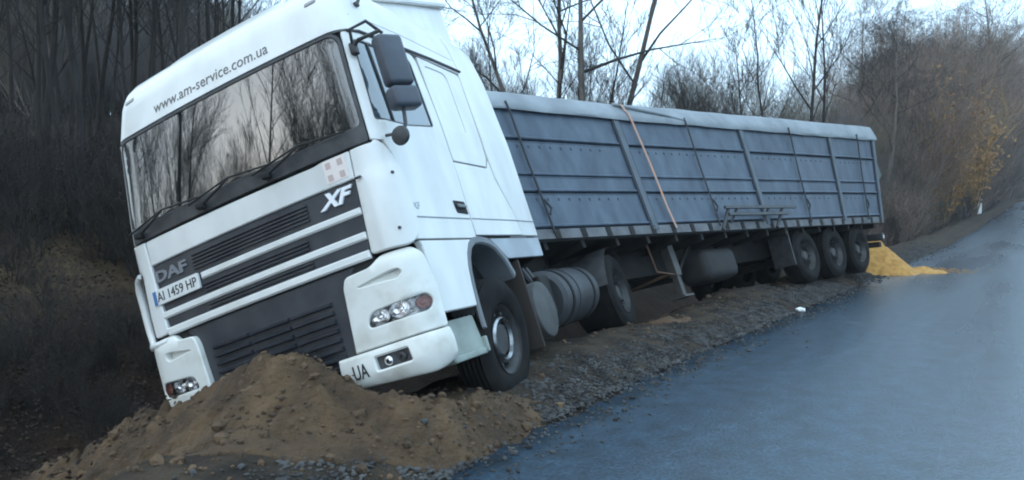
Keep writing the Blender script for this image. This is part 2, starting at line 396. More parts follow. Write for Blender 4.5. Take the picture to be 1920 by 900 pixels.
def text(name, body, rect, m, parent, mapf=S, off=.004, shear=0., bold=0., thick=.003):
    """lettering fitted to rect (a0, b0, a1, b1) of a mapped surface"""
    cu = bpy.data.curves.new(name, 'FONT'); cu.body = body; cu.shear = shear; cu.offset = bold; cu.resolution_u = 3
    o = bpy.data.objects.new(name, cu); COL.objects.link(o)
    me = bpy.data.meshes.new_from_object(o.evaluated_get(bpy.context.evaluated_depsgraph_get()))
    bpy.data.objects.remove(o)
    P = np.array([v.co[:2] for v in me.vertices]); lo = P.min(0); hi = P.max(0)
    Q = (P - lo) / (hi - lo) * np.array([rect[2] - rect[0], rect[3] - rect[1]]) + np.array(rect[:2])
    fs = [tuple(p.vertices) for p in me.polygons]; n = len(Q)
    v = [mapf(a, b, off) for a, b in Q] + [mapf(a, b, off - thick) for a, b in Q]
    es = {}
    for q in fs:
        for i in range(len(q)): es.setdefault(frozenset((q[i - 1], q[i])), []).append((q[i - 1], q[i]))
    fs2 = fs + [(a + n, b + n, b, a) for l in es.values() if len(l) == 1 for a, b in l]
    bpy.data.meshes.remove(me)
    return mesh(name, (v, fs2), m, parent, None)

def build_truck():
    T = empty('truck', TM)
    tag(T, 'white truck cab nosed into the soil heap, leaning steeply into the ditch', 'truck')
    # inner dark shell behind the panels, closed at the roof and back
    zs = [1.34, 1.6, 1.85, 2.05, 2.3, 2.6, 2.95, 3.1, 3.25, 3.36, 3.43]; v = []; f = []
    for z in zs:
        e = sy(2.06, z); ss = np.concatenate([np.linspace(-e, -.8, 14), np.linspace(-.6, .6, 5), np.linspace(.8, e, 14)])
        v += [S(s, z, -.045) for s in ss]
    n = len(ss)
    f = [(i * n + k, i * n + k + 1, (i + 1) * n + k + 1, (i + 1) * n + k) for i in range(len(zs) - 1) for k in range(n - 1)]
    f += [(i * n, (i + 1) * n, (i + 1) * n + n - 1, i * n + n - 1) for i in range(len(zs) - 1)]
    f.append(tuple(range(n))); f.append(tuple((len(zs) - 1) * n + k for k in range(n))[::-1])
    mesh('cab_shell', (v, f), SEAM, T, 40)
    # roof cap: front panel with text, shoulders, top
    zs = [2.975, 3.05, 3.12, 3.19, 3.25, 3.31, 3.36, 3.40, 3.43, 3.46, 3.48, 3.495, 3.50]; v = []; f = []; n = None
    for z in zs:
        e = sy(2.08, z); ss = np.concatenate([np.linspace(-e, -1.45, 10), np.linspace(-1.4, -.85, 12), np.linspace(-.75, .75, 11), np.linspace(.85, 1.4, 12), np.linspace(1.45, e, 10)]); n = len(ss)
        v += [S(s, z) for s in ss]
    f = [(i * n + k, i * n + k + 1, (i + 1) * n + k + 1, (i + 1) * n + k) for i in range(len(zs) - 1) for k in range(n - 1)]
    k0 = len(v) - n
    c0 = len(v); v += [Vector((p.x * .5, .25 + p.y * .75 if p.y < 1.2 else p.y, p.z + .018)) for p in v[k0:k0 + n]]
    f += [(k0 + k, k0 + k + 1, c0 + k + 1, c0 + k) for k in range(n - 1)]; f.append(tuple(c0 + k for k in range(n)))
    f += [(i * n, (i + 1) * n, (i + 1) * n + n - 1, i * n + n - 1) for i in range(len(zs) - 1)]
    # lower lip of the roof skin turns inwards
    l0 = len(v); v += [S(p[0], 2.975, -.03) for p in [(q,) for q in ss]]
    v[l0:] = [S(q, 2.975, -.03) for q in np.concatenate([np.linspace(-sy(2.08, 2.975), -1.45, 10), np.linspace(-1.4, -.85, 12), np.linspace(-.75, .75, 11), np.linspace(.85, 1.4, 12), np.linspace(1.45, sy(2.08, 2.975), 10)])]
    f += [(l0 + k, l0 + k + 1, k + 1, k) for k in range(n - 1)]
    roof = mesh('roof', (v, f), PAINT, T, 45)
    hump = MB()  # raised middle of the roof, its step shows on the far roofline
    prof = [(-.62, 0), (-.56, .045), (-.4, .055), (0, .06), (.4, .055), (.56, .045), (.62, 0)]
    ys = [(.34, .0, .035), (.40, .4, .055), (.50, .9, .0), (1.0, 1., .0), (1.9, 1., 0), (2.05, .6, 0)]
    hv = []; 
    for y, k, dz in ys:
        base = {.34: 3.425, .40: 3.452}.get(y, 3.50)
        hv += [(x, y, base + h * k * 1.0 + (.0 if abs(x) > .6 else .012)) for x, h in prof]
    hf = [(i * 7 + j, i * 7 + j + 1, i * 7 + 8 + j, i * 7 + 7 + j) for i in range(len(ys) - 1) for j in range(6)]
    mesh('roof_hump', (hv, hf), PAINT, roof, 50)
    for sx in (-1, 1):
        panel('marker_lamp', rpoly([(sx * .945 - .05, 3.255), (sx * .945 + .05, 3.262), (sx * .945 + .05, 3.295), (sx * .945 - .05, 3.288)], .015), mat('marker_lens', (.28, .27, .26), .25), roof, step=.03, thick=.01, off=.008)
    text('lettering', 'www.am-service.com.ua', (-.655, 3.038, .535, 3.125), LETTER, roof, off=.003)
    # roof edge seam line on the side, gutter
    for sx in (-1, 1):
        g = MB(); pts = []
        for y in [.24, .35, .5, .8, 1.1, 1.5, 1.9, 2.1]:
            z = itp(y, [(.24, 2.955), (.5, 2.965), (1.07, 2.985), (1.6, 3.005), (2.1, 3.005)])
            p = S(sy(y, z), z, .006); pts.append((p.x * sx, p.y, p.z))
        g.tube(pts, .013, 6); g.build('gutter', BLACKP, T)
    for sx in (-1, 1):  # fine seam between roof skin and side
        g = MB(); pts = []
        for y in np.linspace(.33, 2.05, 8):
            z = itp(y, [(.3, 3.11), (1.1, 3.14), (2.1, 3.12)]); p = S(sy(y, z), z, -.002); pts.append((p.x * sx, p.y, p.z))
        g.tube(pts, .0045, 5); g.build('roof_seam', mat('panel_line_grey', (.28, .30, .31), .6), T)
    # windscreen: black surround, glass, dark lower band, wipers
    ws = rpoly([(-1.165, 2.085, .03), (1.165, 2.085, .03), (1.15, 2.5, .0), (1.135, 2.962, .11), (-1.135, 2.962, .11), (-1.15, 2.5, 0)], n=6)
    wg = rpoly([(-1.135, 2.215, .03), (1.135, 2.215, .05), (1.118, 2.5, 0), (1.105, 2.935, .09), (-1.105, 2.935, .09), (-1.118, 2.5, 0)], n=6)
    panel('windscreen_surround', ws, BLACKP, T, holes=[wg], step=.07, thick=.03, off=.0)
    panel('windscreen', wg, GLASS, T, step=.07, thick=.012, off=-.007, bev=.002)
    for cx in (-.72, -.02, .62):
        wp = MB(); a = S(cx - .30, 2.13, .03); 
        wp.tube([a, S(cx - .05, 2.20, .05), S(cx + .02, 2.235, .045)], [.012, .009, .008], 6)
        wp.tube([S(cx - .42, 2.175, .03), S(cx + .0, 2.24, .035), S(cx + .40, 2.20, .03)], .008, 5)
        wp.box(tuple(a), (.07, .05, .05), bev=.012); wp.build('wiper', SEAM, T)
    # front flap, grille and bars
    flap = rpoly([(-.995, 1.868, .0), (.985, 1.868, .0), (.995, 2.07, .01), (.76, 2.07, .03), (.70, 2.058, .03), (-.995, 2.07, .01)], n=3)
    fl = panel('front_flap', flap, PAINT, T, step=.08, thick=.03, off=.0, bev=.008)
    panel('sticker', rpoly([(.775, 1.895), (.955, 1.895), (.955, 2.062), (.775, 2.062)], .01), STICK, fl, step=.05, thick=.002, off=.003, bev=.0005)
    for a in (.815, .912):
        for b in (1.932, 2.022): panel('sticker_square', rpoly([(a - .021, b - .023), (a + .021, b - .023), (a + .021, b + .023), (a - .021, b + .023)], .006), STICKD, fl, step=.05, thick=.002, off=.005, bev=.0005)
    gr = panel('grille', rpoly([(-.955, 1.30), (.945, 1.30), (.985, 1.862), (-.99, 1.862)], .004), GRILLE, T, step=.08, thick=.03, off=-.012)
    slat = None
    for z0, z1, xa, xb in ((1.70, 1.835, -.56, .56), (1.505, 1.59, -.5, .5), (1.375, 1.425, -.5, .5)):
        for k in range(max(2, int((z1 - z0) / .027))):
            z = z0 + .027 * k; sl = MB(); N = 8; v = []
            for i in range(N + 1):
                s = xa + (xb - xa) * i / N
                v += [S(s, z, -.012), S(s, z + .004, .004), S(s, z + .014, .004), S(s, z + .019, -.012)]
            sl.add(v, [(i * 4 + j, i * 4 + 4 + j, i * 4 + 5 + j, i * 4 + 1 + j) for i in range(N) for j in range(3)])
            sl.build('slat', GRILLE, gr, 30)
    for z0, z1, a, b in ((1.608, 1.662, -.505, .968), (1.432, 1.488, -.985, .957), (1.296, 1.358, -.975, .948)):
        panel('grille_bar', rpoly([(a, z0), (b, z0), (b, z1), (a, z1)], .008), PAINT, T, step=.07, thick=.03, off=.008, bev=.012)
    text('badge_lettering', 'DAF', (-.975, 1.722, -.625, 1.812), DULLSILVER, gr, off=.0, shear=0, bold=.03, thick=.014)
    text('badge_lettering', 'XF', (.665, 1.728, .955, 1.838), SLETTER, gr, off=.006, shear=.45, bold=.035, thick=.02)
    pl = panel('number_plate', rpoly([(-1.035, 1.548), (-.525, 1.548), (-.525, 1.668), (-1.035, 1.668)], .012), PLATEW, T, step=.06, thick=.02, off=.016, bev=.002)
    panel('plate_blue_band', [(-1.03, 1.553), (-.992, 1.553), (-.992, 1.663), (-1.03, 1.663)], PLATEB, pl, step=.05, thick=.002, off=.0175, bev=.0005)
    text('plate_lettering', 'AI 1459 HP', (-.985, 1.572, -.545, 1.645), DLETTER, pl, off=.019)
    # corner deflectors: bulged below z 1.87
    bul = lambda s, z: .022 * float(sstep(1.93, 1.80, z)) * float(sstep(.95, 1.08, abs(s)))
    rc = [(.958, 1.318, .03), (1.27, 1.300, .10), (1.36, 1.40, .10), (1.375, 1.72, .1), (1.34, 1.93, .1), (1.262, 2.055, .06), (1.2, 2.095, .02), (1.175, 2.075, .0), (1.005, 2.07, .0)]
    cp = panel('corner_panel', rpoly(rc), PAINT, T, step=.05, thick=.045, off=.004, bev=.01, offf=bul)
    for a, b in ((1.255, 1.825), (1.20, 1.43)):
        p = S(a, b, .026); MB().lathe([(-.012, .011), (.003, .011), (.005, .006)], 'y', p, 10).build('screw', BLACKP, cp)
    MB().box(tuple(S(1.03, 1.855, .03)), (.05, .02, .016), bev=.006).build('latch', BLACKP, cp)
    lc_in = [(-p[0],) + p[1:] for p in [(.968, 1.318, .03), (1.13, 1.312, .03), (1.14, 1.5, 0), (1.12, 1.80, 0), (1.13, 1.86, 0), (1.36, 1.86, .05), (1.34, 1.95, .1), (1.262, 2.055, .06), (1.2, 2.095, .02), (1.175, 2.075, 0), (1.01, 2.07, 0)]]
    panel('corner_panel', rpoly(lc_in), PAINT, T, step=.05, thick=.03, off=.004, bev=.008)
    dl = MB(); dl.tube([(-1.20, .13, 1.845), (-1.29, .19, 1.83), (-1.335, .22, 1.76), (-1.34, .23, 1.60), (-1.33, .22, 1.42), (-1.30, .20, 1.31), (-1.22, .11, 1.262), (-1.10, .05, 1.258), (-.99, .04, 1.262)], [.022, .03, .034, .036, .036, .036, .034, .03, .02], 8); dl.build('deflector_lip', PAINT, T, 60)
    panel('air_slot', [(-1.42, 1.27), (-1.13, 1.27), (-1.12, 1.845), (-1.42, 1.845)], SEAM, T, step=.06, thick=.01, off=-.0)
    # doors: outer skin with window opening
    door = [(1.145, 2.955, .02), (1.156, 2.5, 0), (1.173, 2.10, .0)] + side([(.19, 2.08, 0), (.235, 1.96, .02), (.27, 1.72, 0), (.262, 1.40, .04), (.20, 1.335, .02), (1.205, 1.335, .02), (1.215, 2.0, 0), (1.20, 2.5, 0), (1.185, 2.965, .10), (.7, 2.955, 0)])
    win = [(1.222, 2.885, .03), (1.245, 2.235, .03)] + side([(.62, 2.235, 0), (1.055, 2.285, .03), (1.075, 2.90, .07), (.7, 2.90, 0)])
    win = rpoly(win); winr = inset(densify(win, .06) if area(win) > 0 else densify(win[::-1], .06), .013)
    for mi in (False, True):
        d = panel('door', rpoly(door), PAINT, T, holes=[win], step=.07, thick=.03, off=0, bev=.004, mirror=mi)
        panel('window_seal', win, BLACKP, d, holes=[winr], step=.07, thick=.03, off=-.003, bev=.003, mirror=mi)
        panel('window_glass', winr, SGLASS, d, step=.08, thick=.01, off=-.012, bev=.001, mirror=mi)
        sx = -1 if mi else 1
        b = MB(); b.tube([Vector((sx, 1, 1)) * S(sy(.405, 2.24), 2.24, -.006), Vector((sx, 1, 1)) * S(sy(.425, 2.88), 2.88, -.006)], .013, 6)
        b = MB(); pts = [S(sy(y, z), z, -.004) for y, z in ((.405, 2.24), (.415, 2.56), (.425, 2.88))]
        b.tube([(p.x * sx, p.y, p.z) for p in pts], .009, 6); b.build('window_divider', BLACKP, d)
        h = panel('handle_recess', rpoly(side([(.985, 1.545), (1.19, 1.535), (1.175, 1.645), (.965, 1.65)]), .02), SEAM, d, step=.05, thick=.006, off=.004, bev=.002, mirror=mi)
        panel('handle', rpoly(side([(1.00, 1.585), (1.15, 1.583), (1.145, 1.613), (.995, 1.617)]), .012), mat('handle_grey', (.10, .11, .12), .35), h, step=.04, thick=.016, off=.026, bev=.006, mirror=mi)
        # pressed crease along the door, its shade put in as a grey bead
        c = MB(); pts = [S(sy(y, 1.50), 1.50, .001) for y in np.linspace(.275, 1.195, 8)]
        c.tube([(p.x * sx, p.y, p.z) for p in pts], .006, 5); c.build('crease_line', mat('crease_shade_grey', (.34, .37, .39), .5), d)
        if not mi:
            text('model_lettering', 'XF', (sy(.285, 1.58), 1.558, sy(.40, 1.58), 1.612), mat('faded_lettering', (.36, .40, .43), .5), d, off=.003, shear=.2)
    # rear quarter of the cab side, blanked window pressing, hatch seam
    hatch = side([(1.235, 2.01), (1.90, 2.01), (1.965, 2.10), (2.035, 2.955, .05), (1.235, 2.965)])
    bw = rpoly(side([(1.315, 2.30, .04), (1.70, 2.315, .03), (1.735, 2.905, .10), (1.325, 2.90, .04)]))
    low = side([(1.222, 1.36), (2.28, 1.36), (2.20, 1.6, 0), (2.02, 1.9, 0), (1.985, 2.08, 0), (1.915, 1.998), (1.222, 1.998)])
    for mi in (False, True):
        sx = -1 if mi else 1
        q = panel('rear_quarter', rpoly(hatch, .012, 3), PAINT, T, holes=[bw], step=.07, thick=.03, bev=.004, mirror=mi)
        panel('blanked_window', bw, PAINT, q, step=.08, thick=.012, off=-.008, bev=.003, mirror=mi)
        panel('lower_quarter', rpoly(low, .01, 3), PAINT, T, step=.07, thick=.03, bev=.004, mirror=mi)
        # air deflector wing behind the cab, full height
        ext = [(2.29, 1.355), (2.735, 1.355), (2.725, 2.0), (2.70, 3.0), (2.69, 3.35), (2.66, 3.49), (2.12, 3.49), (2.10, 3.05), (2.045, 2.95), (1.995, 2.2), (2.03, 1.91), (2.21, 1.61)]
        def em(y, z, off=0.): return Vector((sx * (itp(z, WW) + .004 + off - .03 * max(0, y - 2.05)), y, z))
        panel('side_deflector', rpoly(ext, .012, 3), PAINT, T, step=.08, thick=.03, bev=.006, mapf=em)
        c = MB(); pts = [em(y, 1.503, .002) if y > 2.27 else Vector((sx, 1, 1)) * S(sy(y, 1.503), 1.503, .001) for y in np.linspace(1.235, 2.72, 10)]
        c.tube(pts, .006, 5); c.build('crease_line', MATS['crease_shade_grey'], T)  # crease shade carried on behind the door as a grey bead
        # skirt below the cab, its shade put into a greyer paint colour
        sk = [(1.52, 1.338), (2.74, 1.338), (2.735, 1.15), (1.80, 1.15), (1.70, 1.22), (1.6, 1.29)]
        panel('cab_skirt', rpoly(sk, .012, 3), FENDER if False else mat('shaded_skirt_paint', (.42, .46, .50), .5, (.32, .35, .38), 3), T, step=.09, thick=.03, bev=.005, mapf=lambda y, z, off=0.: Vector((sx * (1.222 + off), y, z)))
        # front wing with the arch cut, lip
        arc = [(.845, .80), (.865, .95), (.90, 1.10), (.95, 1.20), (1.03, 1.285), (1.13, 1.327)]
        wing = [(.265, .795), (.845, .795)] + arc + [(.235, 1.325), (.262, 1.28)]
        wg_ = panel('front_wing', rpoly(wing, .004, 2), PAINT, T, step=.06, thick=.05, bev=.008, mapf=lambda y, z, off=0.: Vector((sx * (1.243 + off), y, z)))
        lip = MB(); pts = [(.835, .62), (.845, .80)] + arc[1:] + [(1.26, 1.335), (1.40, 1.32), (1.52, 1.28), (1.62, 1.21), (1.70, 1.13), (1.78, 1.0)]
        v = []
        for y, z in pts:
            d = Vector((0, y - 1.34, z - .52)).normalized()
            for o, x in ((.02, 1.235), (.012, 1.25), (-.035, 1.25), (-.05, 1.235), (-.05, .98)): v.append((sx * x, y + d.y * o, z + d.z * o))
        m_ = len(pts); lip.add(v, [(i * 5 + j, i * 5 + 5 + j, i * 5 + 6 + j, i * 5 + 1 + j) for i in range(m_ - 1) for j in range(4)])
        lip.build('wheel_arch', FENDER, T, 30)
        # boarding step below the wing
        st = MB(); st.box((sx * 1.10, .56, .455), (.24, .56, .05), bev=.012); st.box((sx * 1.12, .275, .60), (.22, .05, .32), bev=.012)
        st.box((sx * 1.19, .83, .50), (.10, .03, .12), bev=.01)
        stp = st.build('boarding_step', GREYP, T, 30)
        panel('step_well', rpoly([(.29, .47), (.82, .47), (.80, .74), (.29, .74)], .02), GREYP, stp, step=.07, thick=.02, bev=.004, mapf=lambda y, z, off=0.: Vector((sx * (1.10 + .10 * (y - .3) / .5 + off + .05 * (.6 - z)), y, z)))
    # underbody behind the cab skin
    MB().box((0, 1.2, 1.0), (1.7, 2.2, .72)).build('underbody', SEAM, T)
    # bumper: two painted ends, dark centre grille, lower strip
    bum = lambda s, z: .03 * float(sstep(1.30, 1.22, z))
    b_out = rpoly([(.648, .70, .01), (1.345, .70, .02), (1.36, .98, .0), (1.315, 1.23, .06), (1.26, 1.293, .05), (1.0, 1.293, .05), (.93, 1.235, .06), (.72, 1.222, .06), (.69, 1.15, .02)])
    hl = rpoly([(.795, .835, .05), (1.24, .835, .05), (1.285, .90, .05), (1.245, .955, .04), (.84, .935, .06)])
    sc = rpoly([(.80, 1.128, .01), (1.10, 1.105, .03), (1.135, 1.135, .03), (1.12, 1.165, .02), (1.06, 1.165, .02)])
    fg = rpoly([(.785, .548), (1.055, .548), (1.042, .638), (.782, .638)], .012)
    lowb = rpoly([(.50, .47, .02), (1.20, .425, .06), (1.345, .47, .05), (1.35, .692, .02), (.50, .692, .01)])
    tuck = lambda s, z: .04 - .05 * float(sstep(.54, .42, z)) + .012 * float(sstep(.69, .6, z))
    for mi in (False, True):
        sx = -1 if mi else 1
        if mi:
            b_out, hl, sc, fg, lowb = [[(.62 + (q[0] - .62) * .80 if q[0] > .62 else q[0], q[1]) for q in P_] for P_ in (b_out, hl, sc, fg, lowb)]
        bp = panel('bumper_end', b_out, PAINT2, T, holes=[hl, sc], step=.05, thick=.05, off=0, bev=.009, offf=bum, mirror=mi)
        panel('scoop', sc, PAINT2, bp, step=.04, thick=.01, off=-.03, bev=.001, mirror=mi, offf=lambda s, z: .04 * float(sstep(1.1, .82, abs(s))))
        hp = panel('headlight', hl, mat('lamp_housing', (.75, .75, .76), .18, (.25, .24, .24), 14, metal=.9, bump=1., bscale=14, bdist=.05), T, step=.05, thick=.01, off=-.03, bev=.001, mirror=mi)
        for a, b, r, m_ in ((.895, .889, .066, LAMPR), (1.055, .897, .064, LAMPR), (1.215, .899, .05, ORANGEL)):
            a = .62 + (a - .62) * .80 if mi else a; p = S(sx * a, b, .016); L_ = MB(); L_.lathe([(-.006, r), (.006, r * .96), (.022, r * .70), (.030, r * .42), (.012, r * .36), (.004, r * .2), (.003, 0)], 'y', (0, 0, 0), 24, caps=False)
            ang = math.atan2(S0(a + .01, b).y - S0(a - .01, b).y, S0(a + .01, b).x - S0(a - .01, b).x) * sx
            L_.v = [tuple(Matrix.Rotation(ang, 3, 'Z') @ Vector((q[0] * (1.0 if mi else 1.25), q[1], q[2] * .86)) + p) for q in L_.v]
            L_.build('reflector', m_, hp, 60)
        panel('headlight_lens', hl, MATS.get('clear_lens') or clear_lens(), hp, step=.05, thick=.004, off=.024, bev=.001, mirror=mi)
        fp = panel('fog_lamp', fg, mat('fog_housing', (.06, .06, .065), .4), T, step=.05, thick=.02, off=.008, bev=.001, mirror=mi)
        for a in (.87, .975):
            a = .62 + (a - .62) * .80 if mi else a; p = S(sx * a, .593, .02); MB().lathe([(-.012, .012), (-.008, .03), (.0, .036), (.02, .03)], 'y', p, 16, caps=False).build('reflector', CHROME if a < .9 else RIMM, fp, 60)
        lb = panel('lower_bumper', lowb, PAINT2, T, holes=[fg], step=.05, thick=.06, off=0, bev=.012, offf=tuck, mirror=mi)
        for k in range(5):
            p = S(sx * (.95 + .055 * k), .437, .012)
    text('country_lettering', 'UA', (.605, .525, .72, .625), DLETTER, lb if False else T, off=.058, bold=.01)
    cg = panel('lower_grille', rpoly([(-.685, .45), (.655, .45), (.70, 1.18), (.80, 1.285), (-.80, 1.285), (-.70, 1.18)], .03), GRILLE, T, step=.08, thick=.03, off=-.02)
    panel('grille_gap', [(-.97, 1.20), (.96, 1.20), (.96, 1.31), (-.97, 1.31)], SEAM, T, step=.1, thick=.01, off=-.035)
    for r_ in range(9):
        z = .56 + r_ * .064
        for a, b in ((-.56, -.20), (-.18, .18), (.20, .55)):
            N = 5; v = []
            for i in range(N + 1):
                s = a + (b - a) * i / N; v += [S(s, z, -.02), S(s, z + .006, .012), S(s, z + .026, .016), S(s, z + .034, -.02)]
            MB().add(v, [(i * 4 + j, i * 4 + 4 + j, i * 4 + 5 + j, i * 4 + 1 + j) for i in range(N) for j in range(3)] + [(0, 1, 2, 3), (N * 4 + 3, N * 4 + 2, N * 4 + 1, N * 4)]).build('slat', GRILLE, cg, 30)
    # roof spoiler with lip
    sp = []; sf = []
    ys = [(.95, 3.50, 3.515), (1.3, 3.50, 3.60), (1.8, 3.50, 3.74), (2.3, 3.50, 3.87), (2.69, 3.50, 3.96)]
    for y, a, b in ys:
        for x, z in ((-1.0, a - .02), (-.985, b), (-.9, b + .06), (0, b + .09), (.9, b + .06), (.985, b), (1.0, a - .02)): sp.append((x, y, z))
    sf = [(i * 7 + j, i * 7 + j + 1, i * 7 + 8 + j, i * 7 + 7 + j) for i in range(4) for j in range(6)] + [tuple(range(6, -1, -1)), tuple(28 + k for k in range(7))]
    spo = mesh('roof_spoiler', (sp, sf), PAINT, T, 30)
    for sx in (-1, 1):
        l_ = MB(); l_.tube([(sx * 1.0, 1.0, 3.525), (sx * 1.012, 1.8, 3.745), (sx * 1.012, 2.73, 3.975)], [.014, .03, .034], 8); l_.build('spoiler_lip', PAINT, spo, 40)
    k = MB(); p = S(1.36, 3.24, .012); k.tube([p, p + Vector((.02, .03, .05)), p + Vector((.0, .05, .09))], [.018, .012, .008], 6); k.box(tuple(p), (.03, .05, .03), bev=.008); k.build('roof_hook', BLACKP, T)
    # mirrors
    MIR = mat('mirror_housing', (.045, .055, .075), .45, (.065, .075, .095), 6)
    for sx in (1,):
        mr = MB(); M1 = Matrix.Translation((sx * 1.43, .285, 2.61)) @ Matrix.Rotation(rad(-25 * sx), 4, 'Z')
        mr.box((0, 0, 0), (.12, .215, .385), M1, .035); mir = mr.build('mirror', MIR, T, 50)
        M2 = Matrix.Translation((sx * 1.43, .285, 2.325)) @ Matrix.Rotation(rad(-25 * sx), 4, 'Z')
        MB().box((0, 0, 0), (.13, .23, .165), M2, .035).build('wide_mirror', MIR, mir, 50)
        ar = MB(); ar.tube([(sx * 1.19, .22, 2.80), (sx * 1.27, .18, 2.82), (sx * 1.42, .22, 2.83)], .014, 6)
        ar.tube([(sx * 1.19, .22, 2.78), (sx * 1.25, .14, 2.90), (sx * 1.36, .20, 2.93), (sx * 1.43, .26, 2.82)], .013, 6)
        lo = MB(); lo.tube([(sx * 1.42, .25, 2.25), (sx * 1.42, .21, 2.13), (sx * 1.40, .17, 2.05)], .014, 6); lo.tube([(sx * 1.40, .17, 2.06), (sx * 1.25, .2, 2.1)], .012, 6); lo.build('lower_arm', BLACKP, mir, 40)
        ar.box((sx * 1.20, .215, 2.79), (.05, .06, .09), bev=.012); ar.build('mirror_arm', BLACKP, mir, 40)
        MB().lathe([(-.03, .02), (-.02, .062), (.0, .07), (.02, .06), (.028, .02)], 'y', (sx * 1.40, .12, 2.03), 18).build('kerb_mirror', BLACKP, mir, 50)
    # chassis
    for sx in (-1, 1): MB().box((sx * .42, 3.4, .80), (.09, 5.6, .27)).build('chassis_beam', STEELD, T)
    MB().lathe([(-.32, .49), (-.12, .5), (.12, .5), (.3, .46)], 'z', (0, 4.75, 1.13), 28).build('fifth_wheel', STEELD, T)
    MB().lathe([(1.13, .0), (1.13, .25), (1.118, .275), (1.10, .285), (.55, .285), (.55, 0)], 'x', (0, 2.62, .64), 36).build('silencer', DISC, T)
    tk = MB(); tk.lathe([(3.25, 0), (3.25, .28), (3.29, .325), (4.52, .325), (4.56, .28), (4.56, 0)], 'y', (.83, 0, .74), 36); tank = tk.build('fuel_tank', ALU, T)
    for y in (3.48, 3.75, 4.3): MB().lathe([(y - .03, .322), (y - .03, .336), (y + .03, .336), (y + .03, .322)], 'y', (.83, 0, .74), 36).build('tank_strap', STEELD if y != 3.75 else ALU, tank)
    bx = MB(); bx.box((.80, 3.02, .78), (.5, .30, .42), bev=.03); bx.build('battery_box', STEELD, T)
    MB().box((-.85, 3.6, .75), (.6, 1.6, .6), bev=.05).build('side_tank', ALU, T)
    for k, (y, z) in enumerate(((2.95, 1.12), (3.05, 1.10))):
        MB().tube([(.9, 2.85 + k * .12, 1.1), (1.0, 2.9 + k * .12, .8), (.95, 2.95 + k * .12, .45)], .035, 8).build('air_hose', BLACKP, T)
    for sx in (-1, 1):
        fl_ = MB(); fl_.box((sx * 1.04, 2.02, .72), (.36, .03, .82), Matrix.Translation((0, 0, 0)), .008); fl_.build('mudflap', mat('brown_mudflap', (.035, .026, .022), .8), T)
        md = MB(); N = 14; v = []
        for i in range(N + 1):
            a = rad(12 + i * 156 / N); v += [(sx * (1.22 if j else .68), 5.33 + .60 * math.cos(a), .60 + .60 * math.sin(a)) for j in (0, 1)]
        md.add(v, [(i * 2, i * 2 + 1, i * 2 + 3, i * 2 + 2) for i in range(N)]); md.build('mudguard', BLACKP, T)
    # wheels
    wheel(T, (1.05, 1.33, .505), .515, .30, 1, rad(8), True); wheel(T, (-1.05, 1.33, .555), .515, .30, -1, rad(6), True)
    for sx in (-1, 1): wheel(T, (sx * .93, 5.33, .60), .51, .58, sx, 0, False)
    MB().tube([(-.9, 1.33, .53), (.9, 1.33, .51)], .06, 10).build('front_axle', STEELD, T); MB().tube([(-.8, 5.33, .6), (.8, 5.33, .6)], .1, 10).build('drive_axle', STEELD, T)
    return T
def clear_lens():
    m = bpy.data.materials.new('clear_lens'); m.use_nodes = True; n = m.node_tree.nodes; L = m.node_tree.links
    out = n['Material Output']; t = n.new('ShaderNodeBsdfTransparent'); g = n.new('ShaderNodeBsdfGlossy'); g.inputs['Roughness'].default_value = .04
    fr = n.new('ShaderNodeFresnel'); fr.inputs['IOR'].default_value = 1.6; mx = n.new('ShaderNodeMixShader')
    L.new(fr.outputs[0], mx.inputs[0]); L.new(t.outputs[0], mx.inputs[1]); L.new(g.outputs[0], mx.inputs[2]); L.new(mx.outputs[0], out.inputs['Surface'])
    MATS['clear_lens'] = m; return m
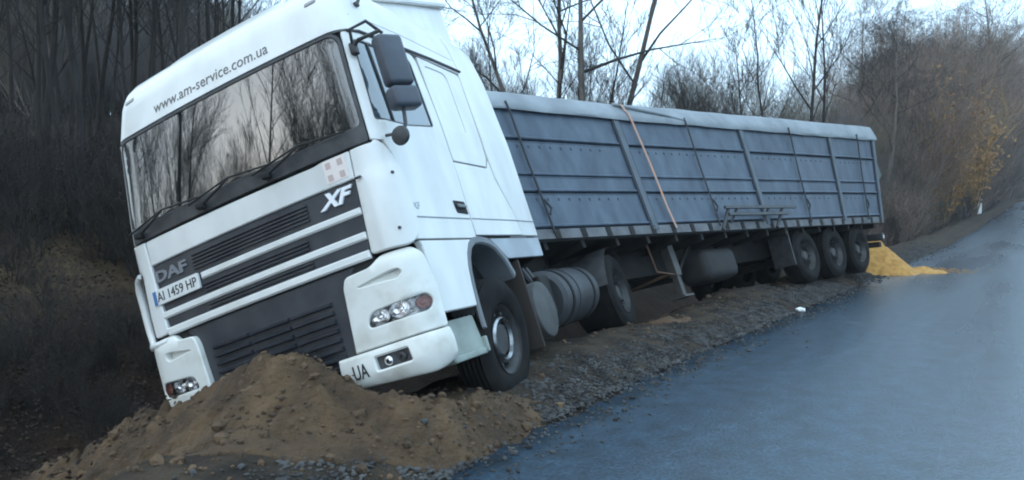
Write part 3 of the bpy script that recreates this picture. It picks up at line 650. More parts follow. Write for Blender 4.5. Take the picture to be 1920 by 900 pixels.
def wheel(T, c, R_, W_, sx, camber, chrome, mapf=None, M0=None):
    """tyre, rim, hub and nuts on the axle line; outer face towards sx"""
    M = (Matrix.Translation(c) @ Matrix.Rotation(camber, 4, 'Y')) if M0 is None else M0
    def bake(mb): mb.v = [tuple(M @ Vector((q[0] * sx, q[1], q[2]))) for q in mb.v]; return mb
    o = W_ / 2
    rim = MB(); rim.lathe([(o - .01, R_ * .565), (o - .03, R_ * .555), (o - .05, R_ * .50), (o - .11, R_ * .46), (o - .12, R_ * .36), (o - .085, R_ * .27), (o - .06, R_ * .24), (o - .06, 0)] if chrome else
                          [(o - .01, R_ * .565), (o - .03, R_ * .555), (o - .06, R_ * .50), (o - .17, R_ * .45), (o - .18, R_ * .30), (o - .12, R_ * .24), (o - .06, R_ * .16), (o - .06, 0)], 'x', n=40, caps=False)
    rim = bake(rim).build('wheel', RIMM, T, 40)
    ty = MB(); pr = [(-o + .02, R_ * .57), (-o, R_ * .70), (-o + .005, R_ * .86), (-o + .04, R_ * .97)]
    w5 = np.linspace(-o + .05, o - .05, 11)
    for i, a in enumerate(w5): pr.append((a, R_ * (1. if i % 2 == 0 else .975)))
    pr += [(o - .04, R_ * .97), (o - .012, R_ * .90), (o - .005, R_ * .86), (o, R_ * .84), (o + .002, R_ * .72), (o - .008, R_ * .62), (o - .02, R_ * .57)]
    ty.lathe(pr, 'x', n=48); ty.f = [q for q in ty.f if len(q) == 4]; bake(ty).build('tyre', RUBBER, rim, 30)
    if chrome:
        h = MB(); h.lathe([(o - .075, R_ * .37), (o - .045, R_ * .365), (o - .035, R_ * .33), (o - .06, R_ * .30)], 'x', n=40, caps=False); bake(h).build('hub_ring', mat('dulled_chrome', (.5, .51, .53), .28, (.12, .12, .12), 9, metal=1), rim, 60)
    for k in range(10):
        a = 2 * math.pi * k / 10; nu = MB(); nu.lathe([(o - .12, .02), (o - .065, .018), (o - .06, .01)], 'x', (0, R_ * .40 * math.cos(a) if not chrome else R_ * .415 * math.cos(a), R_ * (.40 if not chrome else .415) * math.sin(a)), 6)
        bake(nu).build('wheel_nut', RIMM, rim, 30)
    return rim
TRUCK = build_truck()

# ------------------------------------------------------------------ trailer: built straight, then set along its twisted frame
P0 = Vector((.45, 9.27, 1.27)); TY = rad(45.009); TS = rad(.242)
TD = Vector((math.sin(TY) * math.cos(TS), math.cos(TY) * math.cos(TS), math.sin(TS))); TL = Vector((-math.cos(TY), math.sin(TY), 0)); TN = TD.cross(TL); TN = TN if TN.z > 0 else -TN
RT = [-1.3, 0, 2.167, 5.504, 8.76, 10.784]; RR = [28, 26.93, 24.62, 18.77, 12.19, 7.61]
TBASE = P0 + TD * 5 + TL * 1.2 + Vector((0, 0, -1.2))
def tw(t, xi, z):
    r = rad(float(np.interp(t, RT, RR))); c, s = math.cos(r), math.sin(r)
    return P0 + TD * t + (TL * c - TN * s) * xi + (TL * s + TN * c) * z
def tmap(t, xi, z): return tw(t, xi, z) - TBASE
def tbox(mb, t0, t1, x0, x1, z0, z1, n=None, bev=0):
    n = n or max(1, int((t1 - t0) / .5)); v = []
    for i in range(n + 1):
        t = t0 + (t1 - t0) * i / n
        v += [(t, x0, z0), (t, x1, z0), (t, x1, z1), (t, x0, z1)]
    f = [(i * 4 + j, i * 4 + (j + 1) % 4, i * 4 + 4 + (j + 1) % 4, i * 4 + 4 + j) for i in range(n) for j in range(4)] + [(3, 2, 1, 0), (n * 4, n * 4 + 1, n * 4 + 2, n * 4 + 3)]
    return mb.add(v, f)
def build_trailer():
    T = empty('semi_trailer', Matrix.Translation(TBASE))
    tag(T, 'long blue grey drop-side grain trailer twisted behind the white cab', 'trailer')
    H = 1.744; Wd = 2.5; posts = [-1.13, 2.167, 5.504, 8.76, 10.73]
    # boards: four per bay on each side, with rolled ridges between
    zb = [(.065, .525), (.55, .765), (.777, 1.268), (1.297, H - .01)]
    def board(a, b, z0, z1, xo, sg):
        mb = MB(); n = max(2, int((b - a) / .4)); pr = [(0, z0), (-.022, z0 + .012), (-.022, z0 + .03), (-.006, z0 + .05), (-.006, z1 - .02), (-.012, z1 - .008), (-.012, z1), (.03, z1), (.03, z0)]
        v = []
        for i in range(n + 1):
            t = a + (b - a) * i / n; v += [(t, xo + sg * x, z) for x, z in pr]
        k = len(pr); mb.add(v, [(i * k + j, i * k + (j + 1) % k, i * k + k + (j + 1) % k, i * k + k + j) for i in range(n) for j in range(k)] + [tuple(range(k))[::-1], tuple(n * k + j for j in range(k))])
        return mb.build('side_board', SIDE, T, 25, tmap)
    for i in range(4):
        for j, (z0, z1) in enumerate(zb):
            bo = board(posts[i] + .09, posts[i + 1] - .09, z0, z1, 0, 1)
            board(posts[i] + .09, posts[i + 1] - .09, z0, z1, Wd, -1)
            if j in (0, 2):   # row of bolt heads under the ridge
                for k in range(int((posts[i + 1] - posts[i] - .5) / .2)):
                    r = MB(); t = posts[i] + .32 + .2 * k; tbox(r, t - .013, t + .013, -.012, -.004, z1 - .095, z1 - .06, 1); r.build('bolt_head', mat('bolt_grey', (.032, .044, .06), .6), bo, None, tmap)
    for t in posts:
        for xo, sg in ((0, 1), (Wd, -1)):
            p = MB(); tbox(p, t - .058, t + .058, xo - sg * .04, xo + sg * .045, -.02, H + .005, 3); po = p.build('post', SIDE2, T, None, tmap)
            for dt in (-.075, .075):
                p = MB(); tbox(p, t + dt - .014, t + dt + .014, xo - sg * .03, xo + sg * .045, -.02, H + .01, 3); p.build('post_flange', CORDD, po, None, tmap)
    for xo, sg in ((0, 1), (Wd, -1)):
        r = MB(); tbox(r, -1.2, 10.8, xo - sg * .03, xo + sg * .06, -.09, .035); rl = r.build('bottom_rail', RAIL, T, None, tmap)
        for k in range(24):
            c = MB(); t = -.9 + .5 * k; tbox(c, t - .05, t + .05, xo - sg * .04, xo - sg * .031, -.085, .03, 1); c.build('rail_bracket', STEELD, rl, None, tmap)
        r = MB(); tbox(r, -1.2, 10.8, xo - sg * .04, xo + sg * .05, H + .012, H + .07); r.build('top_rail', SIDE2, T, None, tmap)
    fr = MB(); tbox(fr, -1.24, -1.2, .0, Wd, -.05, H + .05, 1); fr.build('front_wall', SIDE, T, None, tmap)
    fr = MB(); tbox(fr, 10.8, 10.84, .03, Wd - .03, -.05, H + .03, 1); fr.build('tailgate', SIDE, T, None, tmap)
    for x0, x1 in ((.032, .05), (Wd - .05, Wd - .032)):
        bk = MB(); tbox(bk, -1.18, 10.78, x0, x1, .0, H); bk.build('gap_backing', SEAM, T, None, tmap)  # black sheet behind the boards, put in to draw their shadow lines
    fl = MB(); tbox(fl, -1.18, 10.78, .05, Wd - .05, -.10, .0); fl.build('floor', STEELD, T, None, tmap)
    # tarpaulin over hoops, hanging a little over the boards
    mb = MB(); ts = np.linspace(-1.27, 10.86, 64); pr = [(-.055, H - .05), (-.066, H - .02), (-.062, H + .045), (-.02, H + .14), (.035, H + .255), (.06, H + .285), (.6, H + .30), (1.25, H + .31), (1.9, H + .30), (2.44, H + .285), (2.465, H + .255), (2.52, H + .14), (2.562, H + .045), (2.566, H - .02), (2.555, H - .05)]
    v = []
    for i, t in enumerate(ts):
        sag = .002 * math.sin(t * 5.1) + .004 * math.sin(t * 1.9 + 1) + .006 * (abs(math.sin(t * math.pi / 1.1)) ** .6 - .6)
        for j, (x, z) in enumerate(pr):
            q = noise.noise(Vector((t * 2.2, j * .7, 3.3))) * .008
            hem = .02 * noise.noise(Vector((t * 1.7, 5.5, x))) if j in (0, len(pr) - 1) else 0
            v.append((t, x + q * (1 if x < 1 else -1), z + sag * min(1, j / 4, (len(pr) - 1 - j) / 4) + hem))
    k = len(pr); mb.add(v, [(i * k + j, i * k + j + 1, i * k + k + j + 1, i * k + k + j) for i in range(len(ts) - 1) for j in range(k - 1)] + [tuple(range(k)), tuple((len(ts) - 1) * k + j for j in range(k))[::-1]])
    tp = mb.build('tarpaulin', TARP, T, 28, tmap)
    # dark tie cords in mid-bay
    for t in (.02, 3.86, 7.12, 9.9):
        for xo, sg in ((0, 1), (Wd, -1)):
            c = MB(); c.tube([(t - .02, xo - sg * .075, H + .06), (t, xo - sg * .07, H - .1), (t + .01, xo - sg * .05, 1.0), (t + .03, xo - sg * .045, .35), (t + .02, xo - sg * .05, -.02)], .015, 6)
            c.tube([(t + .03, xo - sg * .06, .42), (t + .11, xo - sg * .06, .30), (t + .05, xo - sg * .055, .22)], .016, 5)
            c.build('tie_cord', CORDD, T, 60, tmap)
    # fold of slack tarpaulin beside the strap
    c = MB(); c.tube([(2.3, .02, H + .245), (2.75, -.03, H + .17), (3.3, -.055, H + .10), (3.85, -.066, H + .03)], [.03, .03, .025, .015], 8); c.build('tarp_fold', TARP, tp, 60, tmap)
    # chassis, legs, side box, guard rail
    for x in (.75, 1.75):
        b = MB(); tbox(b, .5, 10.7, x - .07, x + .07, -.50, -.10); b.build('chassis_beam', STEELD, T, None, tmap)
        b = MB(); tbox(b, -1.1, .5, x - .07, x + .07, -.25, -.10); b.build('neck_beam', STEELD, T, None, tmap)
    for k in range(17):
        t = -.8 + .7 * k; b = MB(); tbox(b, t - .03, t + .03, .04, Wd - .04, -.20, -.10, 1); b.build('cross_member', STEELD, T, None, tmap)
    for x in (.42, 2.08):
        b = MB(); tbox(b, 2.88, 3.02, x - .07, x + .07, -.62, -.1, 1); tbox(b, 2.905, 2.995, x - .045, x + .045, -.93, -.60, 1); tbox(b, 2.82, 3.08, x - .12, x + .12, -.96, -.93, 1)
        lg = b.build('landing_leg', mat('leg_grey', (.05, .05, .05), .6, (.08, .074, .068), 6), T, None, tmap)
        b = MB(); b.tube([(2.98, x, -.62), (3.55, x, -.18)], .03, 6); b.build('leg_brace', STEELD, lg, None, tmap)
    b = MB(); b.tube([(2.95, .42, -.55), (2.95, 2.08, -.55)], .025, 6); b.tube([(2.3, .30, -.12), (2.32, .30, -.55), (2.9, .40, -.60)], .014, 6); b.build('leg_crank_rod', mat('rusty_rod', (.16, .09, .06), .8), T, 60, tmap)
    b = MB(); b.box((4.05, .48, -.53), (1.0, .55, .50), bev=.13); b.v = [tuple(Matrix.Rotation(0, 3, 'Y') @ Vector(q)) for q in b.v]; b.build('tool_box', mat('dark_grey_box', (.03, .031, .034), .6, (.04, .038, .036), 6, spec=.15), T, 50, tmap)
    g = MB()
    for z, a, e in ((.235, 3.95, 6.35), (.12, 4.0, 6.0)): tbox(g, a, e, -.20, -.16, z - .022, z + .022)
    for t, dt in ((4.1, -.28), (5.9, -.28)): g.tube([(t, -.17, .25), (t + dt, -.10, -.10)], .028, 6)
    for t in (4.35, 5.4): g.tube([(t, -.18, .25), (t - .14, -.06, .02)], .022, 6)
    g.build('side_guard', BLACKP, T, 40, tmap)
    # rear underrun bar with lamp
    b = MB(); tbox(b, 10.62, 10.74, .06, Wd - .06, -.62, -.50, 1); tbox(b, 10.64, 10.72, .7, .8, -.52, -.1, 1); tbox(b, 10.64, 10.72, 1.7, 1.8, -.52, -.1, 1); b.build('underrun_bar', STEELD, T, None, tmap)
    for x in (.18, 2.32):
        b = MB(); b.box((10.79, x, -.40), (.10, .34, .16), bev=.02); lp = b.build('tail_lamp', BLACKP, T, 40, tmap)
        b = MB(); b.box((10.80, x - .16, -.40), (.06, .03, .07), bev=.01); b.build('side_lamp', PLATEW, lp, 40, tmap)
    b = MB(); b.add([(10.82, -.02, 1.25), (11.02, -.02, .95), (10.84, -.02, .85), (10.82, .03, 1.25), (11.02, .03, .95), (10.84, .03, .85)], [(0, 1, 2), (5, 4, 3), (0, 3, 4, 1), (1, 4, 5, 2), (2, 5, 3, 0)]); b.build('tailgate_hinge', mat('dark_green_metal', (.03, .055, .045), .5), T, None, tmap)
    # axles and wheels
    for t in (6.95, 8.27, 9.58):
        r = rad(float(np.interp(t, RT, RR))); c, s = math.cos(r), math.sin(r)
        X = -(TL * c - TN * s); Z = TL * s + TN * c; Yv = -TD
        for x, sx in ((.26, 1), (Wd - .26, -1)):
            p = tw(t, x, -.60) - TBASE
            M0 = Matrix(((X.x, Yv.x * -1, Z.x, p.x), (X.y, Yv.y * -1, Z.y, p.y), (X.z, Yv.z * -1, Z.z, p.z), (0, 0, 0, 1)))
            wheel(T, None, .50, .36, sx, 0, False, M0=M0)
        b = MB(); b.tube([(t, .35, -.60), (t, Wd - .35, -.60)], .07, 10); b.build('axle', STEELD, T, 60, tmap)
        for x in (.75, 1.75):
            b = MB(); b.lathe([(-.36, .11), (-.30, .14), (-.16, .14), (-.10, .12)], 'z', (t + .12, x, -.15), 14); b.build('air_spring', BLACKP, T, 50, tmap)
    b = MB(); tbox(b, 6.25, 6.28, .05, .45, -.75, -.1, 1); b.build('mudflap', BLACKP, T, None, tmap)
    return T
TRAILER = build_trailer()
# orange lashing strap over the tarpaulin
sb = MB(); pts = [(2.62, -.075, -.03), (2.60, -.06, .3), (2.57, -.06, 1.0), (2.50, -.066, 1.66), (2.46, -.08, 1.78), (2.42, -.04, 1.96), (2.36, .06, 2.05), (2.25, .3, 2.075), (1.9, 1.25, 2.09), (1.8, 2.3, 2.07), (1.8, 2.6, 1.8), (1.8, 2.6, .0)]
v = []
for t, x, z in pts: v += [tuple(tw(t - .023, x, z)), tuple(tw(t + .023, x, z)), tuple(tw(t + .023, x + .004, z)), tuple(tw(t - .023, x + .004, z))]
sb.add(v, [(i * 4 + j, i * 4 + (j + 1) % 4, i * 4 + 4 + (j + 1) % 4, i * 4 + 4 + j) for i in range(len(pts) - 1) for j in range(4)])
st = sb.build('lashing_strap', STRAPO, None, 60); tag(st, 'faded orange lashing strap pulled down over the grey trailer side', 'strap')

# ------------------------------------------------------------------ heap of pushed-up soil
CREST = np.array([(-4.1, 6.25, -.75, .8), (-3.62, 6.01, -.42, 1.0), (-3.09, 5.81, -.20, 1.1), (-2.83, 5.72, .03, 1.1), (-2.4, 5.55, .29, 1.1), (-2.1, 5.44, .41, 1.05), (-1.9, 5.36, .47, 1.0), (-1.56, 5.23, .61, .92), (-1.28, 5.12, .56, .80),
                  (-1.09, 5.04, .43, .62), (-.9, 4.96, .37, .5), (-.68, 4.90, .37, .42), (-.48, 5.05, .32, .40), (-.28, 5.4, .25, .40), (-.10, 5.72, .16, .36)])
def mound_z(x, y):
    """surface of the heap over the ground, from a crest line with a width each side"""
    best = np.full(x.shape, -9.)
    fine = []
    for a, b in zip(CREST[:-1], CREST[1:]):
        for k in range(4): fine.append(a + (b - a) * k / 4)
    g = gz(x, y)
    fine = np.array(fine)
    D = np.hypot(x[..., None] - fine[:, 0], y[..., None] - fine[:, 1])
    front = ((x[..., None] - fine[:, 0]) * -.37 + (y[..., None] - fine[:, 1]) * -.93) > 0
    wd = np.where(front, fine[:, 3], .45)
    t = np.clip(D / wd, 0, 1); pr = 1 - t * (1.25 - .25 * t)   # near-straight slope of repose, rounded toe
    foot = np.minimum(g[..., None], fine[:, 2] - .05)
    z = foot + (fine[:, 2] - foot) * pr
    z = np.where(D < wd, z, -9)
    return z.max(-1), g
def build_mound():
    xs = np.arange(-4.6, .8, .022); ys = np.arange(3.6, 6.9, .022); X, Y = np.meshgrid(xs, ys, indexing='ij')
    Z, G = mound_z(X, Y)
    up = np.clip((Z - G) / .12, 0, 1)
    lump = fbm(X, Y, 2.2, 3, 21) * .13 + np.abs(fbm(X, Y, 6, 3, 31)) * .10 + fbm(X, Y, 17, 3, 41) * .05 - .06
    Zs = np.where(Z > G - .02, np.maximum(Z, G - .03) + up * lump, G - .12)
    keep = Z > G - .3
    n, m = X.shape; idx = np.arange(n * m).reshape(n, m)
    F = np.stack([idx[:-1, :-1], idx[1:, :-1], idx[1:, 1:], idx[:-1, 1:]], -1).reshape(-1, 4)
    kk = keep.reshape(-1)[F].any(1); F = F[kk]; used = np.unique(F); re = np.full(n * m, -1); re[used] = np.arange(len(used))
    P = np.stack([X, Y, Zs], -1).reshape(-1, 3)[used]; F = re[F]
    c = P.mean(0); o = mesh('soil_heap', (P - c, F), SOIL, sharp=180); o.location = c
    tag(o, 'heap of loose brown soil pushed up against the front of the cab', 'soil heap')
    return xs, ys, Zs
MX, MY, MZ = build_mound()
def surf_z(x, y):
    i = (x - MX[0]) / .022; j = (y - MY[0]) / .022; g = float(gz(x, y))
    if 0 <= i < len(MX) - 1 and 0 <= j < len(MY) - 1: return max(g, float(MZ[int(i), int(j)]))
    return g
def ico(sub=1):
    bm = bmesh.new(); bmesh.ops.create_icosphere(bm, subdivisions=sub, radius=1); v = np.array([q.co[:] for q in bm.verts]); f = np.array([[x.index for x in q.verts] for q in bm.faces]); bm.free(); return v, f
IV, IF = ico(1)
def scatter(name, pts, sizes, m, label, cat=None, flat=.7, parent=None):
    V = []; F = []
    for k, (p, s) in enumerate(zip(pts, sizes)):
        q = IV * (1 + RNG.uniform(-.28, .28, (len(IV), 1))) * np.array([1, RNG.uniform(.7, 1.1), RNG.uniform(flat * .7, flat * 1.2)]) * s
        a = RNG.uniform(0, 6.28); c, sn = math.cos(a), math.sin(a); q = q @ np.array([[c, -sn, 0], [sn, c, 0], [0, 0, 1]])
        V.append(q + np.array(p)); F.append(IF + k * len(IV))
    V = np.concatenate(V); F = np.concatenate(F); c = V.mean(0)
    o = mesh(name, (V - c, F), m, None, None); o.location = c
    tag(o, label, cat, kind='stuff'); return o
def stones():
    N = 34000; rn = np.random.default_rng(11)
    u = np.where(rn.random(N) < .4, rn.uniform(-9, 26, N), rn.uniform(-5.5, 9, N)); e = edge(u)
    v = e + np.where(rn.random(N) < .91, np.abs(rn.normal(0, .34, N)), -np.abs(rn.normal(0, .2, N))) - .03
    x, y = xy_of(u, v); sz = np.clip(rn.lognormal(-4.55, .42, N), .005, .034) * np.where(u < 10, 1, 1.5)
    g0 = gz(x, y); i = np.clip(((x - MX[0]) / .022).astype(int), 0, len(MX) - 1); j = np.clip(((y - MY[0]) / .022).astype(int), 0, len(MY) - 1)
    inm = (x > MX[0]) & (x < MX[-1]) & (y > MY[0]) & (y < MY[-1]); g = np.where(inm, np.maximum(g0, MZ[i, j]), g0)
    g = np.where(v < e + .05, np.maximum(g, zroad(u) + .004), g)
    mud = fbm(x, y, 1.6, 3, 77) + .25 * (v - e) > .32      # soil patches with few stones
    ok = (v - e < 1.5) & ~((g0 + .012 < np.where(inm, MZ[i, j], -9)) & (rn.random(N) < .97)) & ~(mud & (rn.random(N) < .85))
    P = np.stack([x, y, g + sz * .25], 1)[ok][:21000]
    scatter('gravel', P, sz[ok][:21000], GRAVEL, 'strip of crushed grey stone along the ragged asphalt edge', 'gravel')
stones()
def clods():
    pts = []; sz = []
    while len(pts) < 3800:
        if RNG.random() < .75: x, y = RNG.uniform(-3.6, .5), RNG.uniform(3.9, 6.2)
        else:
            u = RNG.uniform(-2, 16); x, y = xy_of(u, float(edge(u)) + RNG.uniform(.5, 1.9))
        s = float(np.clip(RNG.lognormal(-4.5, .55), .006, .06)); g = surf_z(x, y); gg = float(gz(x, y))
        if y < 6.2 and x < .5 and g < gg + .03 and RNG.random() < .7: continue
        pts.append((x, y, g + s * .2)); sz.append(s)
    scatter('soil_clods', pts, sz, CLOD, 'clods of earth lying over the soil heap and verge', 'soil clods', .8)
clods()

# spilled grain behind the trailer
def grain():
    c = (8.85, 18.35); xs = np.linspace(-2.4, 3.6, 90); ys = np.linspace(-2.2, 2.2, 66); X, Y = np.meshgrid(xs, ys, indexing='ij')
    wx, wy = X + c[0], Y + c[1]; g = gz(wx, wy); u, v = uv_of(wx, wy); g = np.maximum(g, np.where(v < edge(u), zroad(u) + .004, -9))
    R1 = np.hypot(X + .2, Y * 1.05); R2 = np.hypot((X - .95) / 1.15, (Y - .05) * 1.2)
    h = np.maximum.reduce([.80 - R1 * .86, .17 - R2 * .34]) + fbm(wx, wy, 2.5, 3, 8) * .07
    base = max(0., 0.)
    Z = np.where(h > 0, g + h, g - .05); idx = np.arange(X.size).reshape(X.shape)
    F = np.stack([idx[:-1, :-1], idx[1:, :-1], idx[1:, 1:], idx[:-1, 1:]], -1).reshape(-1, 4); k = (h > -.02).reshape(-1)[F].any(1)
    P = np.stack([X, Y, Z], -1).reshape(-1, 3)
    o = mesh('grain_heap', (P, F[k]), GRAIN, sharp=180); o.location = (c[0], c[1], 0)
    tag(o, 'golden heap of spilled maize grain at the tail of the trailer', 'grain heap')
    pts = []; sz = []
    for k in range(420):
        a = RNG.normal(0, 1); x = 10.3 + RNG.normal(0, .5); y = 19.0 + RNG.normal(0, .45); u, v = uv_of(x, y)
        z = max(float(gz(x, y)), float(zroad(u)) + .004 if v < edge(u) else -9); pts.append((x, y, z + .008)); sz.append(RNG.uniform(.008, .018))
    scatter('loose_grain', pts, sz, GRAIN, 'loose yellow grain thinly scattered on the asphalt beyond the heap', 'grain')
grain()
# second small spill under the coupling
def spill():
    px = tw(1.75, -.05, -1.2); xs = np.linspace(-.6, .6, 30); X, Y = np.meshgrid(xs, xs, indexing='ij'); wx, wy = X + px.x, Y + px.y; g = gz(wx, wy)
    h = .11 - np.hypot(X, Y) * .40 + fbm(wx, wy, 5, 2, 4) * .06; Z = np.where(h > 0, g + h, g - .05); idx = np.arange(X.size).reshape(X.shape)
    F = np.stack([idx[:-1, :-1], idx[1:, :-1], idx[1:, 1:], idx[:-1, 1:]], -1).reshape(-1, 4)
    o = mesh('sand_heap', (np.stack([X, Y, Z], -1).reshape(-1, 3), F), mat('orange_brown_sand', (.075, .042, .022), .9, (.12, .066, .034), 9, bump=.6, bscale=60), sharp=180); o.location = (px.x, px.y, 0)
    tag(o, 'small orange brown heap beside the dark drive wheel under the trailer front', 'soil heap')
spill()

# ------------------------------------------------------------------ trees
def branch_tree(seed, height, r0, kind):
    """tapered limbs and twigs; returns (trunk_vf, crown_vf)"""
    rn = random.Random(seed); tr = MB(); cr = MB(); nr = np.random.default_rng(seed)
    def limb(mb, p, d, L, r, level, n, sides, wob, lift):
        pts = [p]; rs = [r]; q = Vector(p); dd = Vector(d)
        for i in range(n):
            dd = (dd + Vector((rn.gauss(0, wob), rn.gauss(0, wob), rn.gauss(0, wob) * .6 + lift))).normalized(); q = q + dd * (L / n); pts.append(q.copy()); rs.append(max(r * (1 - (i + 1) / n * .88), .0045))
        mb.tube(pts, rs, sides, cap=False); return pts, rs
    def grow(p, d, L, r, level):
        n = 4 if level < 3 else 2
        pts, rs = limb(cr, p, d, L, r, level, n, 4 if level < 2 else 3, .22 if kind == 'oak' else .14, .07 if kind != 'oak' else .02)
        maxl = {'oak': 4, 'pole': 3, 'shrub': 3, 'tall': 4}[kind]
        if level >= maxl: return
        k = {'oak': (5, 6, 5, 4), 'pole': (5, 6, 3, 3), 'shrub': (7, 6, 4, 3), 'tall': (7, 6, 5, 3)}[kind][level - 1]
        for i in range(k):
            t = rn.uniform(.25, 1) * (len(pts) - 1); a = int(min(t, len(pts) - 2)); f_ = t - a; q = pts[a].lerp(pts[a + 1], f_); dd = (pts[a + 1] - pts[a]).normalized()
            ax = Vector((rn.gauss(0, 1), rn.gauss(0, 1), rn.gauss(0, 1))).cross(dd).normalized(); ang = rad(rn.uniform(22, 58) if kind == 'oak' else rn.uniform(14, 40))
            nd = dd * math.cos(ang) + ax * math.sin(ang); nd.z += .15 if kind != 'oak' else .06
            grow(q, nd.normalized(), L * rn.uniform(.42, .68), max(.005, rs[a] * rn.uniform(.45, .65)), level + 1)
    if kind in ('shrub', 'tall'):
        for s in range(rn.randint(7, 9)):
            a = rn.uniform(0, 6.28); d = Vector((math.cos(a) * rn.uniform(.1, .55), math.sin(a) * rn.uniform(.1, .55), 1)).normalized(); b = Vector((math.cos(a) * .12, math.sin(a) * .12, -.1))
            pts, rs = limb(tr, b, d, height * rn.uniform(.5, .8), r0, 0, 5, 5, .10, .04)
            for i in range(9 if kind == 'shrub' else 13):
                t = rn.uniform(.15 if kind == 'shrub' else .12, 1) * 5; k = int(min(t, 4)); q = pts[k].lerp(pts[k + 1], t - k); dd = (pts[k + 1] - pts[k]).normalized(); a2 = rn.uniform(0, 6.28)
                nd = (dd + Vector((math.cos(a2), math.sin(a2), .2)) * rn.uniform(.35, .8)).normalized(); grow(q, nd, height * rn.uniform(.16, .34), rs[k] * .55, 2)
    else:
        lean = Vector((rn.gauss(0, .05), rn.gauss(0, .05), 1)).normalized()
        pts, rs = limb(tr, Vector((0, 0, -.25)), lean, height, r0, 0, 9, 7, .045 if kind == 'pole' else .08, .02)
        nb = 14 if kind == 'pole' else 11; lo = .42 if kind == 'pole' else .38
        for i in range(nb):
            t = (lo + (1 - lo) * (i + rn.random()) / nb) * 9; k = int(min(t, 8)); q = pts[k].lerp(pts[k + 1], t - k); dd = (pts[k + 1] - pts[k]).normalized(); a = i * 2.4 + rn.uniform(-.5, .5)
            up = rn.uniform(.5, 1.2) if kind == 'oak' else rn.uniform(1.0, 2.0); nd = (Vector((math.cos(a), math.sin(a), 0)) + dd * up).normalized()
            L = height * (1.1 - t / 9) * rn.uniform(.42, .62) + .5 if kind == 'oak' else height * (1.05 - t / 9) * rn.uniform(.3, .45) + .4
            grow(q, nd, L, max(.008, rs[k] * rn.uniform(.4, .6)), 1)
    return tr, cr
def leaves(mb, n, size, rn):
    """dead leaves still hanging on the twig ends"""
    src = mb.v; out = MB()
    for k in range(n):
        p = Vector(src[rn.randrange(len(src) // 4, len(src))]); a = Vector((rn.gauss(0, 1), rn.gauss(0, 1), rn.gauss(0, 1))).normalized(); b = a.orthogonal().normalized(); s = size * rn.uniform(.6, 1.3)
        out.add([p, p + a * s * .6 + b * s * .3, p + a * s * 1.2, p + a * s * .6 - b * s * .3], [(0, 1, 2, 3)])
    return out
PROTO = {}
def proto(key, seed, height, r0, kind, bark, twig, leafn=0, leafm=None, leafs=.05):
    tr, cr = branch_tree(seed, height, r0, kind)
    def tm(mb, m, nm):
        me = bpy.data.meshes.new(nm); me.from_pydata([tuple(q) for q in mb.v], [], mb.f); me.materials.append(m); me.polygons.foreach_set('use_smooth', [True] * len(me.polygons)); me.update(); return me
    ms = [('trunk', tm(tr, bark, 'trunk_' + key)), ('crown', tm(cr, twig, 'crown_' + key))]
    if leafn: ms.append(('leaves', tm(leaves(cr, leafn, leafs, random.Random(seed)), leafm, 'leaves_' + key)))
    PROTO[key] = ms
for k in range(3): proto('oak%d' % k, 40 + k, 11.5 + k, .12 + .015 * k, 'oak', BARK, TWIG)
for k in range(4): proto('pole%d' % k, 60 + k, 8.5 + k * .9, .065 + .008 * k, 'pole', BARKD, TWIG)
WLEAF = mat('russet_leaf', (.17, .085, .045), .85, (.24, .13, .07), 1.5)
proto('tallr', 90, 13.0, .055, 'tall', BARK, TWIGR, 1500, WLEAF, .07)
proto('tallo', 91, 11.5, .05, 'tall', BARK, TWIGO, 900, WLEAF, .06)
proto('tallg', 93, 9.5, .05, 'tall', BARKD, TWIGG)
proto('talld', 92, 10., .05, 'tall', BARKD, TWIG)
proto('shrubr', 80, 4.2, .022, 'shrub', BARK, TWIGR, 900, LEAFD)
proto('shrubo', 81, 4.6, .024, 'shrub', BARK, TWIGO, 500, LEAFD)
proto('shruby', 82, 3.8, .02, 'shrub', BARK, TWIGY, 6000, mat('golden_leaf', (.36, .20, .06), .8, (.27, .14, .05), 3), .06)
proto('shrubd', 83, 3.6, .022, 'shrub', BARKD, TWIG, 700, LEAFD)
NAMES = {'oak': 'broad_tree', 'pole': 'slender_tree', 'shru': 'shrub', 'tall': 'tall_shrub'}
def plant(key, x, y, s=1., rz=0., lean=(0, 0), label=None, group=None, zoff=0., sz=None):
    e = empty(NAMES[key[:4].rstrip('0123456789')[:4]] if key[:4] in NAMES else NAMES[key[:3]])
    e.matrix_world = Matrix.Translation((x, y, float(gz(x, y)) - .05 + zoff)) @ Matrix.Rotation(lean[0], 4, 'Y') @ Matrix.Rotation(lean[1], 4, 'X') @ Matrix.Rotation(rz, 4, 'Z') @ Matrix.Diagonal((s, s, sz or s, 1))
    tag(e, label, 'shrub' if key[:4] in ('shru', 'tall') else 'tree', group)
    for nm, me in PROTO[key]: obj(nm, me, e)
    return e
NAMES['oak0'] = NAMES['oak1'] = NAMES['oak2'] = 'broad_tree'
def at_px(px, D): return ((px - 960) / 1450 * D, D)
